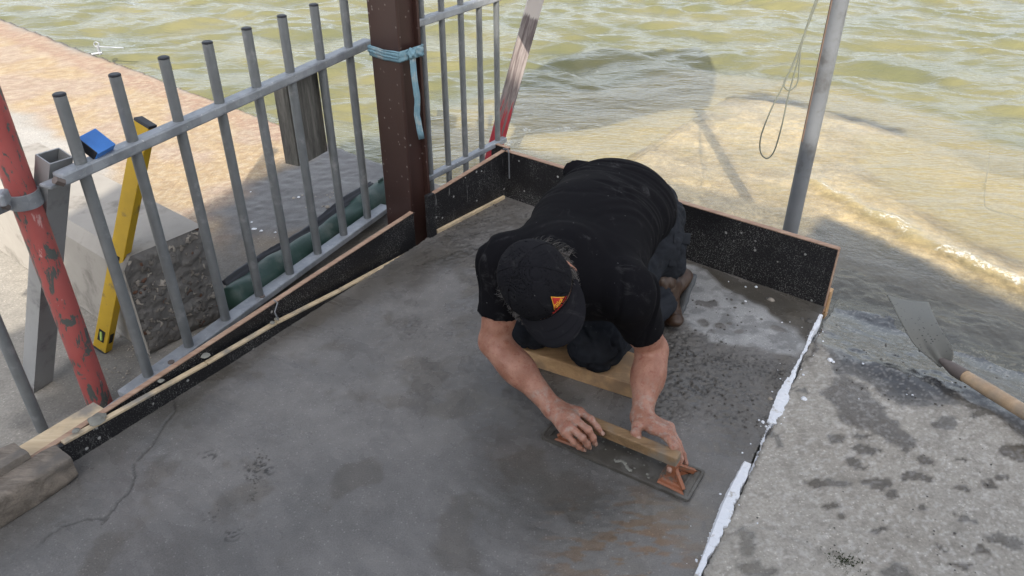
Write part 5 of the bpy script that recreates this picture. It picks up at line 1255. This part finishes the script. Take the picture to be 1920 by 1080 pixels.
# --- black t-shirt
t2 = time.time()
S = SDF((-.24, 1.50, .10), (.72, 2.85, .80), .0052)
S.add(ell(Smid + ax_t * .11 + up_t * .018, (sd_t, ax_t, up_t), (.205, .22, .135)), .05)
S.add(ell(Smid + ax_t * .32 + up_t * .050 - sd_t * .015, (sd_t, ax_t, up_t), (.205, .25, .155)), .06)
S.add(ell(Smid + ax_t * .53 + up_t * .055 - sd_t * .015, (sd_t, ax_t, up_t), (.215, .20, .165)), .06)
hem_c = Smid + ax_t * .66 + up_t * .04
for sh_, el in ((ShR, ElR), (ShL, ElL)):
    out_ = unit(sh_ - Smid)
    S.add(ell(sh_ + up_t * .0, (sd_t, ax_t, up_t), (.082, .088, .080)), .05)
    en = lerp(sh_, el, .60); S.add(cone(sh_ + up_t * .0, en, .080, .064), .035)
S.add(cone(Smid + up_t * .055, NeckB + (HeadC - NeckB) * .45, .088, .074), .05); S.add(cone(Smid - up_t * .02, NeckB + (HeadC - NeckB) * .35 - up_t * .03, .09, .06), .05)
S.add(ell(Smid - up_t * .015 + ax_t * .02 + sd_t * .03, (sd_t, ax_t, up_t), (.15, .12, .10)), .05)
S.add(ell(gn(1092, 322, .44), (sd_t, ax_t, up_t), (.075, .07, .06)), .05); S.add(ell(gn(1190, 335, .42), (sd_t, ax_t, up_t), (.075, .08, .07)), .05)
# cut openings: hem behind, sleeves, neck
def halfspace(c, nrm, rad):
    c = np.array(c); nrm = unit(nrm)
    def fn(X, Y, Z): return -((X - c[0]) * nrm[0] + (Y - c[1]) * nrm[1] + (Z - c[2]) * nrm[2]) + np.maximum(0, np.sqrt((X - c[0]) ** 2 + (Y - c[1]) ** 2 + (Z - c[2]) ** 2) - rad) * 2
    return fn, c - rad - .1, c + rad + .1
S.add(halfspace(hem_c, ax_t, .45), 0, 'sub')
for sh_, el in ((ShR, ElR), (ShL, ElL)):
    d = unit(el - sh_); en = lerp(sh_, el, .66); S.add(halfspace(en, d, .10), 0, 'sub'); S.add(cone(lerp(sh_, el, .45), lerp(sh_, el, .9), .052, .062), .004, 'sub')
S.add(cone(hem_c - ax_t * .04, hem_c + ax_t * .15, .115, .14), 0, 'sub')
S.add(cone(NeckB + (HeadC - NeckB) * .38, HeadC, .058, .078), .008, 'sub')
v, f = S.mesh(); v = smooth_mesh(v, f, 3, .5)
def tee_folds(p, n):
    q = p - Smid; a = q @ ax_t; s_ = q @ sd_t; u_ = q @ up_t
    wa_ = (fbm(a * 3, s_ * 3, 1, 3, 1) - .5) * .10
    f1 = np.abs(fbm((a + wa_ - .35 * s_ * s_ * 4) * 13, s_ * 2.4 + u_ * 2, 1, 3, 7) - .5)              # long folds across the back
    f1 = ss(.0, .13, f1); m1 = ss(.14, .42, a) * .9 + .12
    f2 = ss(0, .12, np.abs(fbm(a * 4 + s_ * 9, s_ * 3 - a * 7, 1.1, 3, 17) - .5)); m2 = ss(.13, .20, np.abs(s_)) * ss(.35, .0, a)
    big = fbm(a * 5, s_ * 5, 1, 2, 27) - .5
    # arc of tight folds from the far armpit over the flank
    cc = Smid + sd_t * .30 + ax_t * .02; r_ = np.hypot((p - cc) @ sd_t * 1.0, (p - cc) @ ax_t); arc = np.sin(r_ * 175 + fbm(a * 8, s_ * 8, 1, 2, 33) * 5); m3 = ss(.20, .30, r_) * ss(.48, .36, r_) * ss(-.02, .10, s_)
    shd = np.sin((np.hypot((p - HeadC) @ sd_t, (p - HeadC) @ ax_t)) * 120 + fbm(a * 6, s_ * 6, 1, 2, 35) * 6); m4 = ss(.12, .17, np.linalg.norm(p - HeadC, axis=1)) * ss(.34, .2, np.linalg.norm(p - HeadC, axis=1))
    return -(1 - f1) * .0070 * m1 - (1 - f2) * .007 * m2 + big * .010 + arc * .0016 * m3 * (.3 + 1.4 * fbm(a * 9, s_ * 9, 1, 2, 55)) + shd * .0008 * m4
v = displace(v, f, tee_folds)
mesh('t_shirt', v, f, M['tee'], man, True)
# sleeve hems
for sh_, el in ((ShR, ElR), (ShL, ElL)):
    pass
print('shirt', len(v), round(time.time() - t2, 1)); t2 = time.time()

# --- trousers
Tr = SDF((-.16, 1.80, .0), (.84, 2.85, .56), .0052)
Tr.add(ell(Hip + ax_t * .02 + np.array([0, 0, -.01]), (sid, unit([-.40 * -1, .91, 0]), (0, 0, 1)), (.185, .155, .145)), .05)
Tr.add(ell(Hip + ax_t * .10, (sid, (.4, .91, 0), (0, 0, 1)), (.175, .12, .13)), .05)
for hp, kn, an, sg in ((HipR, KnR, AnR, -1), (HipL, KnL, AnL, 1)):
    Tr.add(cone(hp, kn, .115, .088), .04); Tr.add(ell(kn + np.array([0, -.01, -.01]), ((1, 0, 0), (0, 1, 0), (0, 0, 1)), (.088, .086, .082)), .03)
    kk_ = kn + np.array([.03, .03, -.055]); kk_[2] = max(kk_[2], .075); Tr.add(cone(kk_, lerp(kk_, an, .85), .062, .058), .03)
Tr.add(cone(lerp(HipL, KnL, .15) + sid * .05, lerp(HipL, AnL, .55) + sid * .03, .085, .07), .04)   # bunched cloth over the calf
Tr.add(cone(lerp(KnL, AnL, .55), lerp(KnL, AnL, .9), .066, .060), .03)
v, f = Tr.mesh(); v = smooth_mesh(v, f, 3, .5)
def tr_folds(p, n):
    n3 = fbm(p[:, 0], p[:, 1], 11, 3, 3, z=p[:, 2]); r1 = ss(0, .11, np.abs(n3 - .5)); n4 = fbm(p[:, 0], p[:, 1], 24, 2, 5, z=p[:, 2] * 2); r2 = ss(0, .13, np.abs(n4 - .5))
    return -(1 - r1) * .009 - (1 - r2) * .0025 + (fbm(p[:, 0], p[:, 1], 5, 2, 9, z=p[:, 2]) - .5) * .02
v = displace(v, f, tr_folds); mesh('trousers', v, f, M['trouser'], man, True)
# cargo pocket with flap on the outer thigh, belt
po = lerp(HipL, KnL, .18) + sid * .125 + np.array([0, .015, -.02]); pf = unit([.25, .70, -.4]); pn_ = unit(sid + np.array([0, -.25, .25]))
pf = unit(pf - pn_ * (pf @ pn_)); pw_ = np.cross(pn_, pf)
MB().add(*box_vf(Vector(po), Vector(pf) * .060, Vector(pw_) * .055, Vector(pn_) * .010, .008)).build('pocket', M['trouser'], man, True)
MB().add(*box_vf(Vector(po + pn_ * .012 + pw_ * (.045 if pw_[2] > 0 else -.045)), Vector(pf) * .064, Vector(pw_) * .020, Vector(pn_) * .005, .004)).build('pocket_flap', M['trouser'], man, True)
print('trousers', len(v), round(time.time() - t2, 1)); t2 = time.time()

# --- boots: toes tucked under, heel up, sole facing back
def boot(an, toe, heel_up, name_label=None):
    Bt = SDF(np.minimum(an, toe) - .12, np.maximum(an, toe) + .14, .0042); d = unit(toe - an)
    Bt.add(cone(an + np.array([-.02, -.02, .055]), an, .052, .050), .02); Bt.add(cone(an, toe, .050, .042), .02); Bt.add(ell(toe, (d, unit(np.cross(d, (0, 0, 1))), (0, 0, 1)), (.055, .046, .040)), .02)
    he = an + heel_up; Bt.add(cone(an, he, .046, .040), .02)
    v, f = Bt.mesh(); v = smooth_mesh(v, f, 2, .5); v[:, 2] = np.maximum(v[:, 2], .002)
    v = displace(v, f, lambda p, n: -(1 - ss(0, .1, np.abs(fbm(p[:, 0], p[:, 1], 16, 2, 3, z=p[:, 2]) - .5))) * .004)
    bo_ = mesh('boot', v, f, M['leather'], man, True)
    # sole slab along heel-toe, lying on the back side
    sn = unit(heel_up * 1.0 - d * (heel_up @ d)); a0_, a1_ = he + sn * .030, toe + sn * .036; P = [lerp(a0_, a1_, t_) for t_ in np.linspace(-.12, 1.22, 22)]; w_ = unit(np.cross(unit(a1_ - a0_), sn)); vv = []; ff_ = []; rrs = random.Random(3); K = 14
    for i, p in enumerate(P):
        t_ = i / 21; wd__ = .043 * math.sqrt(max(.02, 1 - abs(t_ * 2 - 1) ** 5)) * (1 - .16 * math.exp(-((t_ - .42) / .14) ** 2))
        for k in range(K):
            a = 6.2832 * k / K; q = p + w_ * wd__ * math.copysign(abs(math.cos(a)) ** .5, math.cos(a)) + sn * .013 * math.copysign(abs(math.sin(a)) ** .6, math.sin(a)); q = q + sn * (.003 * (rrs.random() - .2)) * (1 if math.sin(a) > .3 else .4) + w_ * .002 * (rrs.random() - .5); q[2] = max(q[2], .001); vv.append(q)
    for i in range(21):
        for k in range(K): k2 = (k + 1) % K; ff_.append((i * K + k, i * K + k2, (i + 1) * K + k2, (i + 1) * K + k))
    ff_ += [tuple(range(K)), tuple(21 * K + k for k in reversed(range(K)))]; mesh('sole', vv, ff_, M['sole'], bo_, True)
    MB().add(*tube_vf([an + np.array(a) for a in ((-.05, -.03, .03), (-.02, -.055, .02), (.03, -.04, 0), (.045, 0, -.01))], .004, 8)).build('seam', M['leather'], bo_, True)
boot(gn(1246, 548, .10), gn(1252, 588, .042), np.array([.072, .06, .02]))
boot(AnR, AnR + np.array([.0, .04, -.06]), np.array([.05, .08, .02]))

# --- cap
Cp = SDF(HeadC - .17, HeadC + .17, .0032); cc = HeadC + crown * .014 - face * .006
CR = (.0955, .113, .104)
Cp.add(ell(cc, (side, face, crown), CR), 0); 
Cp.add(halfspace(cc - crown * .020 + face * .0, -(crown - face * .14), .3), 0, 'sub')
for sg in (-1, 1): Cp.add(ell(cc - crown * .034 - face * .02 + side * sg * .09, (side, face, crown), (.03, .028, .034)), .004, 'sub')
Cp.add(ell(cc, (side, face, crown), tuple(r - .004 for r in CR)), 0, 'sub')
Cp.add(ell(cc - face * .108 - crown * .024, (side, face, crown), (.036, .06, .040)), .004, 'sub')
v, f = Cp.mesh(); v = smooth_mesh(v, f, 2, .5)
v = displace(v, f, lambda p, n: (fbm(p[:, 0], p[:, 1], 22, 3, 3, z=p[:, 2]) - .5) * .006)
crn = mesh('cap', v, f, M['capcloth'], man, True)
bv = BVHTree.FromPolygons([tuple(p) for p in v], [tuple(int(i) for i in q) for q in f])
def oncap(dirv, lift=.0008):
    dv = Vector(unit(dirv)); o_ = Vector(cc) + dv * .3; h_ = bv.ray_cast(o_, -dv); 
    return (h_[0] + dv * lift) if h_[0] is not None else Vector(cc) + dv * .1
def capdir(s_, f_, c_): return side * s_ + face * f_ + crown * c_
for k in range(6):
    a = math.radians(30 + 60 * k) + (0); ps = []
    for t_ in np.linspace(.05, 1.0, 14):
        el_ = math.radians(90 - 88 * t_); ps.append(oncap(capdir(math.sin(a - math.radians(30)) * math.cos(el_), math.cos(a - math.radians(30)) * math.cos(el_), math.sin(el_)), .0002))
    if abs(((a - math.radians(30) + math.pi) % (2 * math.pi)) - math.pi) > 3.0: ps = ps[:8]
    MB().add(*tube_vf(ps, .0017, 5)).build('seam', M['capcloth'], crn, True)
bb = oncap(capdir(0, 0, 1), .001); bmk = bmesh.new(); bmesh.ops.create_icosphere(bmk, subdivisions=2, radius=.0062)
for v_ in bmk.verts: v_.co = v_.co + Vector(crown) * (-.35 * v_.co.dot(Vector(crown))) + bb
mesh('button', [v_.co for v_ in bmk.verts], [[v_.index for v_ in f_.verts] for f_ in bmk.faces], M['capcloth'], crn, True); bmk.free()
for k in range(6):
    a = math.radians(60 * k + 30); p = oncap(capdir(math.sin(a) * .75, math.cos(a) * .75, .66), .0003); dn = unit(np.array(p) - cc); vv = [p + Vector(np.cross(dn, crown)) * 0]
    e1 = unit(np.cross(dn, crown)); e2_ = np.cross(dn, e1); MB().add(*tube_vf([Vector(np.array(p) + (e1 * math.cos(q) + e2_ * math.sin(q)) * .0032) for q in np.linspace(0, 6.283, 10)], .0010, 5)).build('eyelet', M['capcloth'], crn, True)
# brim
vv = []; NU, NV = 26, 14
for j in range(NV + 1):
    for i in range(NU + 1):
        u = i / NU * 2 - 1; t_ = j / NV; ang = u * 1.12; r0 = np.array([math.sin(ang) * CR[0] * 1.0, math.cos(ang) * CR[1] * 1.0]); ext = .084 * math.sqrt(max(0, 1 - (abs(u)) ** 2.6)) * t_
        ps_ = r0[0] * (1 + t_ * .06); pf_ = r0[1] + ext; drop_ = -.022 + .016 * math.cos(ang) - .40 * (ps_ ** 2) / .10 * (.35 + .65 * t_) * .55 - .15 * ext
        vv.append(cc + side * ps_ + face * (pf_ - .002) + crown * drop_)
m2 = NU + 1; ff_ = [(j * m2 + i, j * m2 + i + 1, (j + 1) * m2 + i + 1, (j + 1) * m2 + i) for j in range(NV) for i in range(NU)]
br = mesh('brim', vv, ff_, M['capcloth'], crn, True); md = br.modifiers.new('t', 'SOLIDIFY'); md.thickness = .0035; md.offset = 0
for q in (.45, .7, .93):
    ps = [Vector(vv[int(round(q * NV)) * m2 + i]) + Vector(crown) * .0022 for i in range(1, NU)]; MB().add(*tube_vf(ps, .0006, 4)).build('stitching', M['capcloth'], crn, True)
# strap over the opening at the back
ps = [Vector(cc + side * math.sin(a) * (CR[0] + .001) - face * math.cos(a) * (CR[1] + .001) - crown * .024) for a in np.linspace(-.5, .5, 12)]
strip(ps, tuple(Vector(crown) * .006), .0025, 'back_strap', M['pole'], crn, .0004, 1)
# triangular badge and lettering on the front panel
cdir0 = capdir(.30, .94, .26); cdir0 = unit(cdir0); tR = unit(np.cross(cdir0, crown)); tR = tR if tR @ side > 0 else -tR; tU = np.cross(cdir0, tR); tU = tU if tU @ crown > 0 else -tU
# local page: x along tR, y along tU
def page(x_, y_, lift): return oncap(cdir0 * .103 + tR * x_ + tU * y_, lift)
def flat_patch(name, tri_, mat, lift, parent, sub_=7):
    A_, B_, C2 = [np.array(q) for q in tri_]; vv = []; ff_ = []; idx_ = {}
    for i in range(sub_ + 1):
        for j in range(sub_ + 1 - i):
            p = A_ + (B_ - A_) * i / sub_ + (C2 - A_) * j / sub_; idx_[i, j] = len(vv); vv.append(page(p[0], p[1], lift))
    for i in range(sub_):
        for j in range(sub_ - i):
            ff_.append((idx_[i, j], idx_[i + 1, j], idx_[i, j + 1]))
            if j < sub_ - i - 1: ff_.append((idx_[i + 1, j], idx_[i + 1, j + 1], idx_[i, j + 1]))
    o_ = mesh(name, vv, ff_, mat, parent, True); md = o_.modifiers.new('t', 'SOLIDIFY'); md.thickness = .0008; md.offset = 0; return o_
TH = .0205
bd = flat_patch('badge', [(-TH, -.016), (TH, -.016), (0, .020)], M['logo_yellow'], .0010, crn)
flat_patch('badge_field', [(-TH + .0028, -.0145), (TH - .0028, -.0145), (0, .0172)], M['logo_red'], .0017, bd)
def lettering(name, txt, size, cx_, cy_, mat, lift, parent, bold=0.0, sq=1.0):
    cu = bpy.data.curves.new(name, 'FONT'); cu.body = txt; cu.size = size; cu.align_x = 'CENTER'; cu.align_y = 'CENTER'; cu.offset = bold; cu.resolution_u = 3
    to = bpy.data.objects.new(name, cu); link(to); dg = bpy.context.evaluated_depsgraph_get(); me = bpy.data.meshes.new_from_object(to.evaluated_get(dg)); bpy.data.objects.remove(to)
    bm = bmesh.new(); bm.from_mesh(me); bmesh.ops.triangulate(bm, faces=bm.faces); bmesh.ops.subdivide_edges(bm, edges=[e_ for e_ in bm.edges if e_.calc_length() > size * .3], cuts=1)
    vv = [page(cx_ + v_.co.x, cy_ + v_.co.y * sq, lift) for v_ in bm.verts]; bm.verts.index_update(); ff_ = [[v_.index for v_ in f_.verts] for f_ in bm.faces]; bm.free(); bpy.data.meshes.remove(me)
    o_ = mesh(name, vv, ff_, mat, parent, False); md = o_.modifiers.new('t', 'SOLIDIFY'); md.thickness = .0006; md.offset = 0; return o_
lettering('lettering', 'Sika', .0165, 0, -.0085, M['logo_yellow'], .0024, bd, .0003, 1.15)
lettering('motto', 'BUILDING TRUST', .0070, -.002, -.0235, M['logo_red'], .0010, crn, .0002)
# hair: curls round the back and sides under the cap
mbk = MB(); mbg = MB(); rr = random.Random(5)
for k in range(1300):
    a = rr.uniform(-2.25, 2.25); lv_ = rr.uniform(-.062, -.010)
    if abs(a) > 1.25: lv_ = rr.uniform(-.040, -.014)
    p = cc + side * math.sin(a) * .083 - face * math.cos(a) * .098 + crown * lv_; o_ = unit(side * math.sin(a) - face * math.cos(a)); tdir = unit(-crown * .25 + o_ * .95 + side * rr.uniform(-.8, .8) + face * rr.uniform(-.3, .3)); pts = []; r_ = rr.uniform(.005, .010); L = rr.uniform(.022, .050) * (1 if abs(a) < 1.3 else .5); ph = rr.random() * 6.28; e1 = unit(np.cross(tdir, o_)); e2_ = np.cross(tdir, e1)
    for i in range(9):
        t_ = i / 8; an = ph + t_ * (5.5 + 2 * math.sin(k)); pts.append(p + tdir * L * t_ + (e1 * math.cos(an) + e2_ * math.sin(an)) * r_ * t_ - np.array([0, 0, .010 * t_ * t_]))
    (mbg if (abs(a) > 1.2 and rr.random() < .6) or rr.random() < .10 else mbk).add(*tube_vf(pts, [.0011] * 6 + [.0009, .0006, .0003], 4, False))
ho = mbk.build('hair', M['hair'], man, True); h2 = mbg.build('grey_hair', M['hairgrey'], man, True)
mbg = MB()
for k in range(420):      # stubble along the jaw
    sg = rr.choice((-1, 1)); t_ = rr.random(); p = HeadC - crown * (.045 + .06 * t_) + face * (.0 + .08 * t_ + rr.uniform(-.01, .01)) + side * sg * (.062 - .045 * t_); o_ = unit(p - (HeadC - crown * .05)); mbg.add(*tube_vf([p, p + o_ * .008 + np.array([rr.uniform(-.003, .003), 0, -.003])], [.0006, .0003], 3, False))
bd_ = mbg.build('beard', M['hairgrey'], man, True); bd_['kind'] = 'stuff'; ho['kind'] = 'stuff'; h2['kind'] = 'stuff'
print('man done', round(time.time() - t1, 1))
print('script seconds', round(time.time() - T0, 1))
